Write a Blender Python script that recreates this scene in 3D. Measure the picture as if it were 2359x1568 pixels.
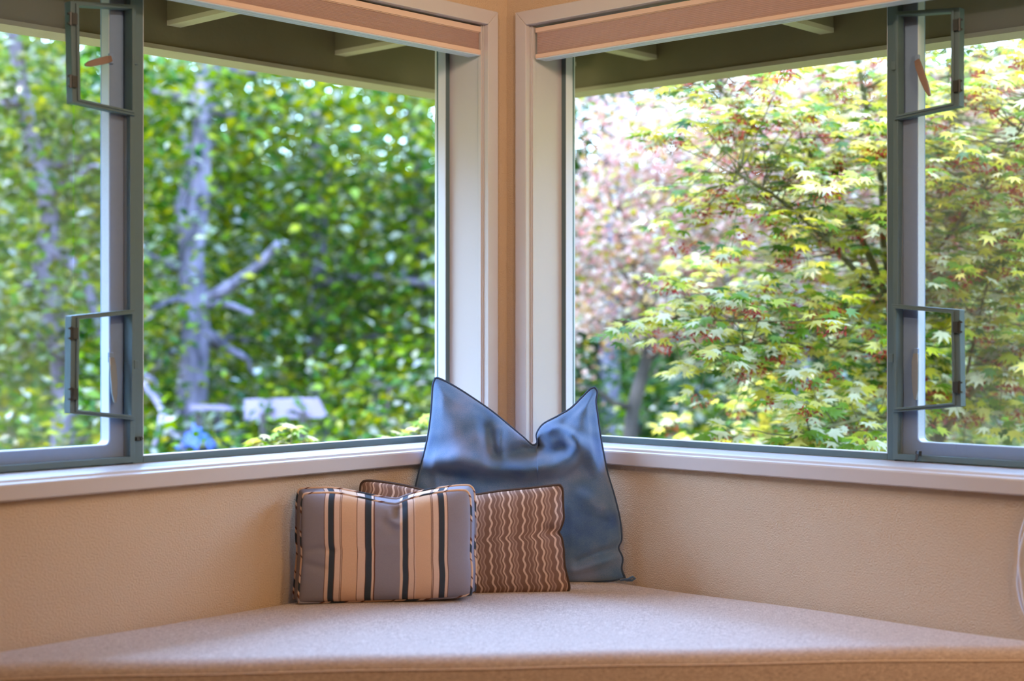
import bpy, bmesh, math, random
import numpy as np
from mathutils import Vector, Matrix

# ------------------------------------------------------------------ camera, world, lights
# World axes: the room corner is the origin, the left wall runs along +X (plane Y=0),
# the right wall along +Y (plane X=0), Z is up.  Metres.
SC = bpy.context.scene
COL = SC.collection
for o in list(bpy.data.objects):
    bpy.data.objects.remove(o, do_unlink=True)

TH = math.radians(42.54)
CAM = Vector((3.1587, 2.9176, 1.113))
FWD = Vector((-math.cos(TH), -math.sin(TH), 0))
RGT = Vector((-math.sin(TH), math.cos(TH), 0))
FPX = 3513.0

cam_d = bpy.data.cameras.new('camera')
cam_d.lens = FPX / 2359 * 36
cam_d.sensor_width = 36
cam_d.shift_y = -22 / 2359
cam_d.clip_end = 200
cam_d.dof.use_dof = True
cam_d.dof.focus_distance = 3.95
cam_d.dof.aperture_fstop = 1.8
cam = bpy.data.objects.new('camera', cam_d)
cam.location = CAM
cam.rotation_euler = (math.pi / 2, 0, math.atan2(-FWD.x, FWD.y))
COL.objects.link(cam)
SC.camera = cam

SC.view_settings.view_transform = 'Standard'
SC.view_settings.look = 'None'
SC.view_settings.exposure = 0.0
SC.view_settings.gamma = 1.0
SC.view_settings.use_curve_mapping = False

SUN_EL = math.radians(62)
SUN_AZ = math.radians(-95)          # measured from the view direction, to the left
sun_to = (FWD * math.cos(SUN_AZ) + RGT * math.sin(SUN_AZ)) * math.cos(SUN_EL) + Vector((0, 0, math.sin(SUN_EL)))
world = bpy.data.worlds.new('sky')
SC.world = world
world.use_nodes = True
wn = world.node_tree
wn.nodes.clear()
w_out = wn.nodes.new('ShaderNodeOutputWorld')
w_bg = wn.nodes.new('ShaderNodeBackground')
w_sky = wn.nodes.new('ShaderNodeTexSky')
w_sky.sky_type = 'NISHITA'
w_sky.sun_disc = False
w_sky.sun_elevation = SUN_EL
w_sky.sun_rotation = math.atan2(sun_to.x, sun_to.y)
w_sky.air_density = 1.0
w_sky.dust_density = 0.4
w_sky.ozone_density = 4.0
w_bg.inputs['Strength'].default_value = 4.9
wn.links.new(w_sky.outputs[0], w_bg.inputs['Color'])
wn.links.new(w_bg.outputs[0], w_out.inputs['Surface'])

sun_d = bpy.data.lights.new('sun', 'SUN')
sun_d.energy = 7.5
sun_d.color = (1.0, 0.92, 0.78)
sun_d.angle = math.radians(2.5)
sun = bpy.data.objects.new('sun', sun_d)
sun.rotation_euler = sun_to.to_track_quat('Z', 'Y').to_euler()
sun.location = (0, 0, 12)
COL.objects.link(sun)

def ceiling_lamp(x, y, power, size, name, color=(1.0, 0.74, 0.52)):
    d = bpy.data.lights.new(name, 'AREA')
    d.shape = 'DISK'
    d.size = size
    d.energy = power
    d.color = color
    o = bpy.data.objects.new(name, d)
    o.location = (x, y, 2.38)
    COL.objects.link(o)
ceiling_lamp(1.45, 1.75, 4, 0.22, 'ceiling_lamp')
def added_warm_fill(x, y, z, power, radius, color=(1.0, 0.71, 0.45)):  # unseen warm point light added to lift the upper casings and left wall
    d = bpy.data.lights.new('added_warm_fill', 'POINT')
    d.energy = power; d.shadow_soft_size = radius; d.color = color
    o = bpy.data.objects.new('added_warm_fill', d); o.location = (x, y, z)
    COL.objects.link(o)
added_warm_fill(1.0, 3.3, 2.05, 58, 0.14)
def added_fill_spot(loc, aim, power, size=1.25, color=(1.0, 0.75, 0.55)):  # unseen spot added to brighten the casing heads and upper corner
    d = bpy.data.lights.new('added_fill_spot', 'SPOT')
    d.energy = power; d.spot_size = size; d.spot_blend = 0.9; d.shadow_soft_size = 0.05; d.color = color
    o = bpy.data.objects.new('added_fill_spot', d); o.location = loc
    o.rotation_euler = (Vector(loc) - Vector(aim)).to_track_quat('Z', 'Y').to_euler()
    COL.objects.link(o)
added_fill_spot((2.4, 1.7, 2.36), (0.0, 1.0, 1.85), 90)
added_fill_spot((1.7, 2.4, 2.36), (1.0, 0.0, 1.85), 90)

# ------------------------------------------------------------------ helpers
rng = np.random.default_rng(7)
random.seed(7)

def V(px, py, depth):
    """point that lies `depth` metres in front of the viewpoint (measured along the view direction)"""
    return CAM + FWD * depth + RGT * ((px - 1179.5) / FPX * depth) + Vector((0, 0, (762 - py) / FPX * depth))

def srgb(r, g, b):
    f = lambda c: (c / 255 / 12.92) if c / 255 <= 0.04045 else ((c / 255 + 0.055) / 1.055) ** 2.4
    return (f(r), f(g), f(b), 1.0)

def tag(o, label=None, cat=None, group=None, kind=None):
    if label: o['label'] = label
    if cat: o['category'] = cat
    if group: o['group'] = group
    if kind: o['kind'] = kind
    return o

def empty(name, loc=(0, 0, 0), rz=0.0, parent=None):
    o = bpy.data.objects.new(name, None)
    o.empty_display_size = 0.05
    o.location = loc
    o.rotation_euler = (0, 0, rz)
    COL.objects.link(o)
    if parent: o.parent = parent
    return o

def link(name, me, mat=None, parent=None):
    if mat is not None and not me.materials:
        me.materials.append(mat)
    o = bpy.data.objects.new(name, me)
    COL.objects.link(o)
    if parent: o.parent = parent
    return o

class MB:
    """collects shapes that become one mesh; coordinates run through a mapping function"""
    def __init__(self, fn=None):
        self.v = []; self.f = []; self.fn = fn or (lambda a, b, c: (a, b, c))
    def add(self, vs, fs):
        n = len(self.v)
        self.v += [tuple(self.fn(*p)) for p in vs]
        self.f += [tuple(i + n for i in f) for f in fs]
        return self
    def box(self, x0, x1, y0, y1, z0, z1):
        vs = [(x, y, z) for x in (x0, x1) for y in (y0, y1) for z in (z0, z1)]
        return self.add(vs, [(0, 1, 3, 2), (4, 6, 7, 5), (0, 4, 5, 1), (2, 3, 7, 6), (0, 2, 6, 4), (1, 5, 7, 3)])
    def prism(self, prof, t0, t1):
        """profile of (n,z) pairs swept along t"""
        k = len(prof)
        vs = [(t0, n, z) for n, z in prof] + [(t1, n, z) for n, z in prof]
        fs = [(i, (i + 1) % k, k + (i + 1) % k, k + i) for i in range(k)]
        return self.add(vs, fs + [tuple(range(k)), tuple(range(2 * k - 1, k - 1, -1))])
    def ring(self, outer, inner, n0, n1):
        """frame between two closed outlines of (t,z) points with the same count"""
        k = len(outer)
        vs = [(t, n0, z) for t, z in outer] + [(t, n0, z) for t, z in inner] + \
             [(t, n1, z) for t, z in outer] + [(t, n1, z) for t, z in inner]
        fs = []
        for i in range(k):
            j = (i + 1) % k
            fs += [(i, j, k + j, k + i), (2 * k + i, 3 * k + i, 3 * k + j, 2 * k + j),
                   (i, 2 * k + i, 2 * k + j, j), (k + i, k + j, 3 * k + j, 3 * k + i)]
        return self.add(vs, fs)
    def tube(self, pts, rad, sides=8, closed=False):
        pts = [Vector(p) for p in pts]
        n = len(pts)
        if not hasattr(rad, '__len__'): rad = [rad] * n
        vs = []; up = None
        for i, p in enumerate(pts):
            a = pts[(i - 1) % n] if (closed or i > 0) else p
            b = pts[(i + 1) % n] if (closed or i < n - 1) else p
            d = (b - a)
            if d.length < 1e-9: d = Vector((0, 0, 1))
            d.normalize()
            if up is None:
                up = d.orthogonal().normalized()
            up = (up - d * up.dot(d))
            up = up.normalized() if up.length > 1e-6 else d.orthogonal().normalized()
            s = d.cross(up)
            for j in range(sides):
                an = 2 * math.pi * j / sides
                vs.append(p + (up * math.cos(an) + s * math.sin(an)) * rad[i])
        fs = []
        m = n if closed else n - 1
        for i in range(m):
            for j in range(sides):
                a0 = i * sides + j; a1 = i * sides + (j + 1) % sides
                b0 = ((i + 1) % n) * sides + j; b1 = ((i + 1) % n) * sides + (j + 1) % sides
                fs.append((a0, a1, b1, b0))
        if not closed:
            fs += [tuple(range(sides - 1, -1, -1)), tuple((n - 1) * sides + j for j in range(sides))]
        return self.add(vs, fs)
    def build(self, name, mat, parent=None, smooth=False, bevel=0.0, normals=True):
        me = bpy.data.meshes.new(name)
        me.from_pydata(self.v, [], self.f)
        if normals:
            bm = bmesh.new(); bm.from_mesh(me)
            bmesh.ops.recalc_face_normals(bm, faces=bm.faces)
            bm.to_mesh(me); bm.free()
        if smooth:
            me.polygons.foreach_set('use_smooth', [True] * len(me.polygons))
        me.update()
        o = link(name, me, mat, parent)
        if bevel:
            md = o.modifiers.new('bevel', 'BEVEL'); md.width = bevel; md.segments = 2; md.limit_method = 'ANGLE'
        return o

LW = lambda t, n, z: (t, n, z)      # along the left wall
RW = lambda t, n, z: (n, t, z)      # along the right wall

# ------------------------------------------------------------------ materials
def mat_new(name):
    m = bpy.data.materials.new(name); m.use_nodes = True
    nt = m.node_tree; nt.nodes.clear()
    out = nt.nodes.new('ShaderNodeOutputMaterial')
    return m, nt, out

def N(nt, typ, **kw):
    n = nt.nodes.new(typ)
    for k, v in kw.items():
        if k.startswith('in_'):
            key = k[3:]
            n.inputs[int(key) if key.isdigit() else key.replace('_', ' ')].default_value = v
        else:
            setattr(n, k, v)
    return n

def math_n(nt, op, a, b=None, c=None):
    n = nt.nodes.new('ShaderNodeMath'); n.operation = op
    for i, x in enumerate((a, b, c)):
        if x is None: continue
        if isinstance(x, (int, float)): n.inputs[i].default_value = x
        else: nt.links.new(x, n.inputs[i])
    return n.outputs[0]

def simple(name, col, rough=0.5, spec=0.5, noise=0.06, nscale=40.0, bump=0.0, bscale=200.0, metal=0.0):
    m, nt, out = mat_new(name)
    p = N(nt, 'ShaderNodeBsdfPrincipled')
    p.inputs['Roughness'].default_value = rough
    p.inputs['Specular IOR Level'].default_value = spec
    p.inputs['Metallic'].default_value = metal
    tc = N(nt, 'ShaderNodeTexCoord')
    nz = N(nt, 'ShaderNodeTexNoise'); nz.inputs['Scale'].default_value = nscale; nz.inputs['Detail'].default_value = 4
    nt.links.new(tc.outputs['Object'], nz.inputs['Vector'])
    mx = N(nt, 'ShaderNodeMix', data_type='RGBA')
    mx.inputs[6].default_value = tuple(c * (1 - noise) for c in col[:3]) + (1,)
    mx.inputs[7].default_value = tuple(min(1, c * (1 + noise)) for c in col[:3]) + (1,)
    nt.links.new(nz.outputs['Fac'], mx.inputs[0])
    nt.links.new(mx.outputs[2], p.inputs['Base Color'])
    if bump:
        n2 = N(nt, 'ShaderNodeTexNoise'); n2.inputs['Scale'].default_value = bscale; n2.inputs['Detail'].default_value = 3
        nt.links.new(tc.outputs['Object'], n2.inputs['Vector'])
        b = N(nt, 'ShaderNodeBump'); b.inputs['Strength'].default_value = bump; b.inputs['Distance'].default_value = 0.004
        nt.links.new(n2.outputs['Fac'], b.inputs['Height'])
        nt.links.new(b.outputs[0], p.inputs['Normal'])
    nt.links.new(p.outputs[0], out.inputs[0])
    return m

M = {}
M['wall'] = simple('wall_paint', srgb(204, 178, 148), 0.55, 0.3, 0.02, 8, 0.9, 270)
M['trim'] = simple('trim_paint', srgb(196, 188, 184), 0.28, 0.5, 0.015, 10)
M['ceiling'] = simple('ceiling_paint', srgb(225, 215, 200), 0.8, 0.2, 0.02, 10)
M['floor'] = simple('floor_boards', srgb(120, 85, 58), 0.4, 0.4, 0.15, 6)
M['vinyl'] = simple('slate_window_frame', srgb(88, 108, 112), 0.5, 0.4, 0.04, 60)
M['sash'] = simple('slate_sash_paint', srgb(126, 150, 182), 0.5, 0.4, 0.05, 60)
M['bead'] = simple('white_glazing_bead', srgb(214, 218, 224), 0.35, 0.5, 0.02, 30)
M['dark'] = simple('dark_metal', srgb(52, 54, 52), 0.4, 0.5, 0.1, 80)
M['latch'] = simple('bronze_latch', srgb(138, 112, 98), 0.35, 0.5, 0.06, 60)
M['silver'] = simple('pale_latch', srgb(128, 136, 144), 0.3, 0.5, 0.05, 60)
M['eave'] = simple('shaded_eave_olive', srgb(128, 112, 78), 0.7, 0.3, 0.10, 9, 0.2, 60)  # darker olive carries the dim light under the eave in its colour
M['rafter'] = simple('lit_underside_tan', srgb(186, 168, 132), 0.7, 0.3, 0.08, 12, 0.2, 60)  # lighter copy that paints the lit undersides of rafters and fascia
M['rail'] = simple('blind_rail', srgb(222, 190, 168), 0.4, 0.4, 0.02, 20)
M['cellfab'] = simple('pleated_shade_fabric', srgb(204, 176, 166), 0.9, 0.1, 0.10, 500, 0.3, 900)
M['cord'] = simple('white_cord', srgb(225, 225, 235), 0.6, 0.3, 0.03, 300)
M['plank'] = simple('weathered_plank', srgb(150, 130, 150), 0.8, 0.2, 0.12, 6)
M['tarp'] = simple('blue_cloth', srgb(54, 80, 140), 0.6, 0.3, 0.15, 12)
M['ground'] = simple('leaf_litter', srgb(92, 92, 56), 0.95, 0.1, 0.45, 2.5)
M['seam'] = simple('pale_seam_thread', srgb(232, 214, 198), 0.9, 0.1, 0.1, 300)
M['plinth'] = simple('seat_base_paint', srgb(205, 190, 175), 0.5, 0.4, 0.03, 10)

def glass():
    m, nt, out = mat_new('window_glass')
    tr = N(nt, 'ShaderNodeBsdfTransparent'); tr.inputs[0].default_value = (0.97, 0.985, 0.975, 1)
    gl = N(nt, 'ShaderNodeBsdfGlossy'); gl.inputs['Roughness'].default_value = 0.02
    fr = N(nt, 'ShaderNodeFresnel'); fr.inputs[0].default_value = 1.10
    mx = N(nt, 'ShaderNodeMixShader')
    nt.links.new(fr.outputs[0], mx.inputs[0]); nt.links.new(tr.outputs[0], mx.inputs[1]); nt.links.new(gl.outputs[0], mx.inputs[2])
    nt.links.new(mx.outputs[0], out.inputs[0])
    return m
M['glass'] = glass()

def mesh_screen():
    m, nt, out = mat_new('insect_screen_mesh')
    tr = N(nt, 'ShaderNodeBsdfTransparent')
    df = N(nt, 'ShaderNodeBsdfDiffuse'); df.inputs[0].default_value = srgb(150, 156, 166)
    tc = N(nt, 'ShaderNodeTexCoord')
    nz = N(nt, 'ShaderNodeTexNoise'); nz.inputs['Scale'].default_value = 450; nz.inputs['Detail'].default_value = 1
    nt.links.new(tc.outputs['Object'], nz.inputs['Vector'])
    f = math_n(nt, 'MULTIPLY_ADD', nz.outputs['Fac'], 0.14, 0.17)
    mx = N(nt, 'ShaderNodeMixShader')
    nt.links.new(f, mx.inputs[0]); nt.links.new(tr.outputs[0], mx.inputs[1]); nt.links.new(df.outputs[0], mx.inputs[2])
    nt.links.new(mx.outputs[0], out.inputs[0])
    return m
M['mesh'] = mesh_screen()

def tweed():
    m, nt, out = mat_new('heathered_tweed')
    p = N(nt, 'ShaderNodeBsdfPrincipled'); p.inputs['Roughness'].default_value = 0.95
    p.inputs['Specular IOR Level'].default_value = 0.15
    p.inputs['Sheen Weight'].default_value = 0.15
    tc = N(nt, 'ShaderNodeTexCoord')
    rot = N(nt, 'ShaderNodeMapping'); rot.inputs['Rotation'].default_value = (0, 0, -(math.pi / 4))
    nt.links.new(tc.outputs['Object'], rot.inputs['Vector'])
    def streak(sx, sy, sc):
        mp = N(nt, 'ShaderNodeMapping'); mp.inputs['Scale'].default_value = (sx, sy, 1)
        nt.links.new(rot.outputs[0], mp.inputs['Vector'])
        z = N(nt, 'ShaderNodeTexNoise'); z.inputs['Scale'].default_value = sc; z.inputs['Detail'].default_value = 3
        nt.links.new(mp.outputs[0], z.inputs['Vector'])
        return z.outputs['Fac']
    a = streak(1, 0.16, 620); b = streak(0.16, 1, 620)
    s = math_n(nt, 'ADD', a, b)
    s = math_n(nt, 'MULTIPLY', s, 0.5)
    cr = N(nt, 'ShaderNodeValToRGB')
    cr.color_ramp.elements[0].position = 0.36; cr.color_ramp.elements[0].color = srgb(160, 142, 132)
    cr.color_ramp.elements[1].position = 0.64; cr.color_ramp.elements[1].color = srgb(232, 220, 210)
    e = cr.color_ramp.elements.new(0.5); e.color = srgb(202, 184, 173)
    nt.links.new(s, cr.inputs[0]); nt.links.new(cr.outputs[0], p.inputs['Base Color'])
    bp = N(nt, 'ShaderNodeBump'); bp.inputs['Strength'].default_value = 0.5; bp.inputs['Distance'].default_value = 0.0015
    nt.links.new(s, bp.inputs['Height']); nt.links.new(bp.outputs[0], p.inputs['Normal'])
    nt.links.new(p.outputs[0], out.inputs[0])
    return m
M['tweed'] = tweed()

def velvet():
    m, nt, out = mat_new('blue_velvet')
    p = N(nt, 'ShaderNodeBsdfPrincipled'); p.inputs['Roughness'].default_value = 0.75
    p.inputs['Specular IOR Level'].default_value = 0.06
    p.inputs['Sheen Weight'].default_value = 1.0
    p.inputs['Sheen Roughness'].default_value = 0.45
    p.inputs['Sheen Tint'].default_value = srgb(205, 208, 214)
    tc = N(nt, 'ShaderNodeTexCoord')
    nz = N(nt, 'ShaderNodeTexNoise'); nz.inputs['Scale'].default_value = 9; nz.inputs['Detail'].default_value = 3
    n2 = N(nt, 'ShaderNodeTexNoise'); n2.inputs['Scale'].default_value = 700; n2.inputs['Detail'].default_value = 2
    nt.links.new(tc.outputs['Object'], nz.inputs['Vector']); nt.links.new(tc.outputs['Object'], n2.inputs['Vector'])
    f = math_n(nt, 'MULTIPLY_ADD', n2.outputs['Fac'], 0.35, math_n(nt, 'MULTIPLY', nz.outputs['Fac'], 0.65))
    cr = N(nt, 'ShaderNodeValToRGB')
    cr.color_ramp.elements[0].position = 0.34; cr.color_ramp.elements[0].color = srgb(62, 90, 142)
    cr.color_ramp.elements[1].position = 0.66; cr.color_ramp.elements[1].color = srgb(126, 138, 168)
    e = cr.color_ramp.elements.new(0.5); e.color = srgb(88, 118, 152)
    nt.links.new(f, cr.inputs[0]); nt.links.new(cr.outputs[0], p.inputs['Base Color'])
    bp = N(nt, 'ShaderNodeBump'); bp.inputs['Strength'].default_value = 0.25; bp.inputs['Distance'].default_value = 0.001
    nt.links.new(n2.outputs['Fac'], bp.inputs['Height']); nt.links.new(bp.outputs[0], p.inputs['Normal'])
    nt.links.new(p.outputs[0], out.inputs[0])
    return m
M['velvet'] = velvet()
M['navy'] = simple('navy_piping', srgb(60, 74, 96), 0.8, 0.2, 0.15, 300)
M['brownpipe'] = simple('brown_piping', srgb(72, 56, 46), 0.8, 0.2, 0.15, 300)

BG = srgb(140, 134, 142); CRM = srgb(214, 184, 162); DK = srgb(58, 66, 74); ORG = srgb(212, 174, 142); BRN = srgb(104, 66, 52)
STR = [(190, BG), (460, BRN), (468, CRM), (499, DK), (561, BRN), (566, CRM), (628, BRN), (633, CRM), (644, BRN), (650, ORG),
       (812, BRN), (817, CRM), (828, BRN), (834, CRM), (899, BRN), (904, DK), (968, CRM), (995, BRN), (1003, BG),
       (1274, BRN), (1280, CRM), (1306, DK), (1365, BRN), (1370, CRM), (1435, BRN), (1440, CRM), (1450, BRN), (1456, ORG),
       (1622, BRN), (1627, CRM), (1639, BRN), (1645, CRM), (1705, BRN), (1711, DK), (1765, CRM), (1799, BRN), (1806, BG)]

def fabric_tail(nt, out, color_socket, rough=0.9, scale=900):
    p = N(nt, 'ShaderNodeBsdfPrincipled'); p.inputs['Roughness'].default_value = rough
    p.inputs['Specular IOR Level'].default_value = 0.15
    tc = N(nt, 'ShaderNodeTexCoord')
    n2 = N(nt, 'ShaderNodeTexNoise'); n2.inputs['Scale'].default_value = scale; n2.inputs['Detail'].default_value = 2
    nt.links.new(tc.outputs['Object'], n2.inputs['Vector'])
    hs = N(nt, 'ShaderNodeHueSaturation')
    v = math_n(nt, 'MULTIPLY_ADD', n2.outputs['Fac'], 0.5, 0.75)
    nt.links.new(v, hs.inputs['Value']); nt.links.new(color_socket, hs.inputs['Color'])
    nt.links.new(hs.outputs[0], p.inputs['Base Color'])
    bp = N(nt, 'ShaderNodeBump'); bp.inputs['Strength'].default_value = 0.3; bp.inputs['Distance'].default_value = 0.001
    nt.links.new(n2.outputs['Fac'], bp.inputs['Height']); nt.links.new(bp.outputs[0], p.inputs['Normal'])
    nt.links.new(p.outputs[0], out.inputs[0])

def ramp_chain(nt, fac, stops):
    """constant colour bands along fac (more bands than one ramp can hold)"""
    cur = None
    chunk = 30
    for i in range(0, len(stops), chunk):
        part = stops[i:i + chunk]
        cr = N(nt, 'ShaderNodeValToRGB'); cr.color_ramp.interpolation = 'CONSTANT'
        el = cr.color_ramp.elements
        el[0].position = max(0.0, part[0][0]); el[0].color = part[0][1]
        if len(part) > 1:
            el[1].position = part[1][0]; el[1].color = part[1][1]
            for ps, c in part[2:]:
                e = el.new(ps); e.color = c
        nt.links.new(fac, cr.inputs[0])
        if cur is None: cur = cr.outputs[0]
        else:
            mx = N(nt, 'ShaderNodeMix', data_type='RGBA')
            nt.links.new(math_n(nt, 'GREATER_THAN', fac, part[0][0]), mx.inputs[0])
            nt.links.new(cur, mx.inputs[6]); nt.links.new(cr.outputs[0], mx.inputs[7])
            cur = mx.outputs[2]
    return cur

def striped():
    m, nt, out = mat_new('striped_cotton')
    uv = N(nt, 'ShaderNodeUVMap'); sx = N(nt, 'ShaderNodeSeparateXYZ'); nt.links.new(uv.outputs[0], sx.inputs[0])
    c = ramp_chain(nt, sx.outputs['X'], [((x - 190) / 1875, k) for x, k in STR])
    fabric_tail(nt, out, c, 0.85, 1100)
    return m
M['striped'] = striped()

def striped_pipe():
    m, nt, out = mat_new('striped_bias_piping')
    uv = N(nt, 'ShaderNodeUVMap'); sx = N(nt, 'ShaderNodeSeparateXYZ'); nt.links.new(uv.outputs[0], sx.inputs[0])
    f = math_n(nt, 'ADD', math_n(nt, 'MULTIPLY', sx.outputs['X'], 5.0), math_n(nt, 'MULTIPLY', sx.outputs['Y'], 0.12))
    f = math_n(nt, 'FRACT', f)
    c = ramp_chain(nt, f, [(0, BG), (0.2, BRN), (0.23, CRM), (0.27, DK), (0.38, BRN), (0.4, CRM), (0.5, BRN), (0.52, ORG),
                           (0.72, BRN), (0.74, CRM), (0.82, DK), (0.92, CRM), (0.96, BRN)])
    fabric_tail(nt, out, c, 0.85, 1100)
    return m
M['stripedpipe'] = striped_pipe()

def wavy():
    m, nt, out = mat_new('wavy_striped_brown_fabric')
    uv = N(nt, 'ShaderNodeUVMap'); sx = N(nt, 'ShaderNodeSeparateXYZ'); nt.links.new(uv.outputs[0], sx.inputs[0])
    s = math_n(nt, 'SINE', math_n(nt, 'MULTIPLY', sx.outputs['Y'], 2 * math.pi * 9.4))
    f = math_n(nt, 'ADD', math_n(nt, 'MULTIPLY', sx.outputs['X'], 6.25), math_n(nt, 'MULTIPLY', s, 0.027))
    f = math_n(nt, 'FRACT', math_n(nt, 'ADD', f, 0.03))
    B1 = srgb(126, 98, 84); B2 = srgb(138, 110, 98); T1 = srgb(206, 178, 158); T2 = srgb(170, 142, 126)
    st = [(0.0, B1), (0.02, T1), (0.085, B1), (0.19, T2), (0.225, B1), (0.30, B2), (0.325, T2), (0.37, B1), (0.415, T1), (0.46, B2),
          (0.50, B1), (0.61, T1), (0.675, B1), (0.725, T2), (0.765, B2), (0.83, T2), (0.875, B1)]
    c = ramp_chain(nt, f, st)
    fabric_tail(nt, out, c, 0.85, 1100)
    return m
M['wavy'] = wavy()

def bark(name, c1, c2):
    m, nt, out = mat_new(name)
    p = N(nt, 'ShaderNodeBsdfPrincipled'); p.inputs['Roughness'].default_value = 0.9
    tc = N(nt, 'ShaderNodeTexCoord')
    mp = N(nt, 'ShaderNodeMapping'); mp.inputs['Scale'].default_value = (1, 1, 0.3)
    nz = N(nt, 'ShaderNodeTexNoise'); nz.inputs['Scale'].default_value = 14; nz.inputs['Detail'].default_value = 5
    nt.links.new(tc.outputs['Object'], mp.inputs[0]); nt.links.new(mp.outputs[0], nz.inputs['Vector'])
    cr = N(nt, 'ShaderNodeValToRGB')
    cr.color_ramp.elements[0].position = 0.35; cr.color_ramp.elements[0].color = c1
    cr.color_ramp.elements[1].position = 0.65; cr.color_ramp.elements[1].color = c2
    nt.links.new(nz.outputs['Fac'], cr.inputs[0]); nt.links.new(cr.outputs[0], p.inputs['Base Color'])
    bp = N(nt, 'ShaderNodeBump'); bp.inputs['Strength'].default_value = 0.5; bp.inputs['Distance'].default_value = 0.01
    nt.links.new(nz.outputs['Fac'], bp.inputs['Height']); nt.links.new(bp.outputs[0], p.inputs['Normal'])
    nt.links.new(p.outputs[0], out.inputs[0])
    return m
M['bark_grey'] = bark('lavender_grey_bark', srgb(62, 56, 66), srgb(132, 120, 138))
M['bark_green'] = bark('olive_maple_bark', srgb(66, 64, 30), srgb(108, 98, 54))
M['bark_dark'] = bark('dark_shrub_bark', srgb(44, 38, 34), srgb(84, 72, 66))

def leaf_mat(name, rough=0.35, trans=0.4, gloss=0.10):
    """per-leaf colour from the mesh attribute 'tint'"""
    m, nt, out = mat_new(name)
    at = N(nt, 'ShaderNodeAttribute', attribute_name='tint')
    df = N(nt, 'ShaderNodeBsdfDiffuse'); tl = N(nt, 'ShaderNodeBsdfTranslucent'); gl = N(nt, 'ShaderNodeBsdfGlossy')
    gl.inputs['Roughness'].default_value = rough
    hs = N(nt, 'ShaderNodeHueSaturation'); hs.inputs['Hue'].default_value = 0.485; hs.inputs['Saturation'].default_value = 1.1
    hs.inputs['Value'].default_value = 1.25
    nt.links.new(at.outputs['Color'], df.inputs[0]); nt.links.new(at.outputs['Color'], hs.inputs['Color'])
    nt.links.new(hs.outputs[0], tl.inputs[0])
    m1 = N(nt, 'ShaderNodeMixShader'); m1.inputs[0].default_value = trans
    m2 = N(nt, 'ShaderNodeMixShader'); m2.inputs[0].default_value = gloss
    nt.links.new(df.outputs[0], m1.inputs[1]); nt.links.new(tl.outputs[0], m1.inputs[2])
    nt.links.new(m1.outputs[0], m2.inputs[1]); nt.links.new(gl.outputs[0], m2.inputs[2])
    nt.links.new(m2.outputs[0], out.inputs[0])
    return m
M['leaf'] = leaf_mat('glossy_green_leaf', 0.3, 0.4, 0.02)
M['maple'] = leaf_mat('maple_leaf', 0.4, 0.42, 0.04)
M['petal'] = leaf_mat('blossom_petal', 0.6, 0.4, 0.02)

# ------------------------------------------------------------------ room shell
T_END = 1.86           # far end of both window openings
SILL_Z, HEAD_Z = 0.797, 1.961
TJ = {'L': 0.098, 'R': 0.0905}
ROOM = 4.6; CEIL = 2.44; WT = 0.19

def wall(name, W, side, label, length):
    b = MB(W); t0 = TJ[side] - 0.012; t1 = T_END + 0.012
    b.box(-WT if side == 'L' else 0, t1, -WT, 0, 0, SILL_Z - 0.02)
    b.box(-WT if side == 'L' else 0, t1, -WT, 0, HEAD_Z + 0.014, CEIL)
    b.box(-WT if side == 'L' else 0, t0, -WT, 0, SILL_Z - 0.02, HEAD_Z + 0.014)
    b.box(t1, length, -WT, 0, 0, CEIL)
    return tag(b.build(name, M['wall']), label, None, None, 'structure')
wall('wall_left', LW, 'L', 'tan orange-peel textured wall under the left window', ROOM)
wall('wall_right', RW, 'R', 'tan orange-peel textured wall under the right window', ROOM)
b = MB().box(ROOM, ROOM + 0.1, -WT, ROOM + 0.1, 0, CEIL); tag(b.build('wall_back', M['wall']), 'tan painted wall behind the viewer', kind='structure')
b = MB().box(-WT, ROOM, ROOM, ROOM + 0.1, 0, CEIL); tag(b.build('wall_side', M['wall']), 'tan painted side wall behind the viewer', kind='structure')
b = MB().box(-WT, ROOM + 0.1, -WT, ROOM + 0.1, -0.1, 0); tag(b.build('floor', M['floor']), 'brown wooden floor of the room', kind='structure')
b = MB().box(-WT, ROOM + 0.1, -WT, ROOM + 0.1, CEIL, CEIL + 0.1); tag(b.build('ceiling', M['ceiling']), 'pale painted ceiling of the room', kind='structure')

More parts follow.
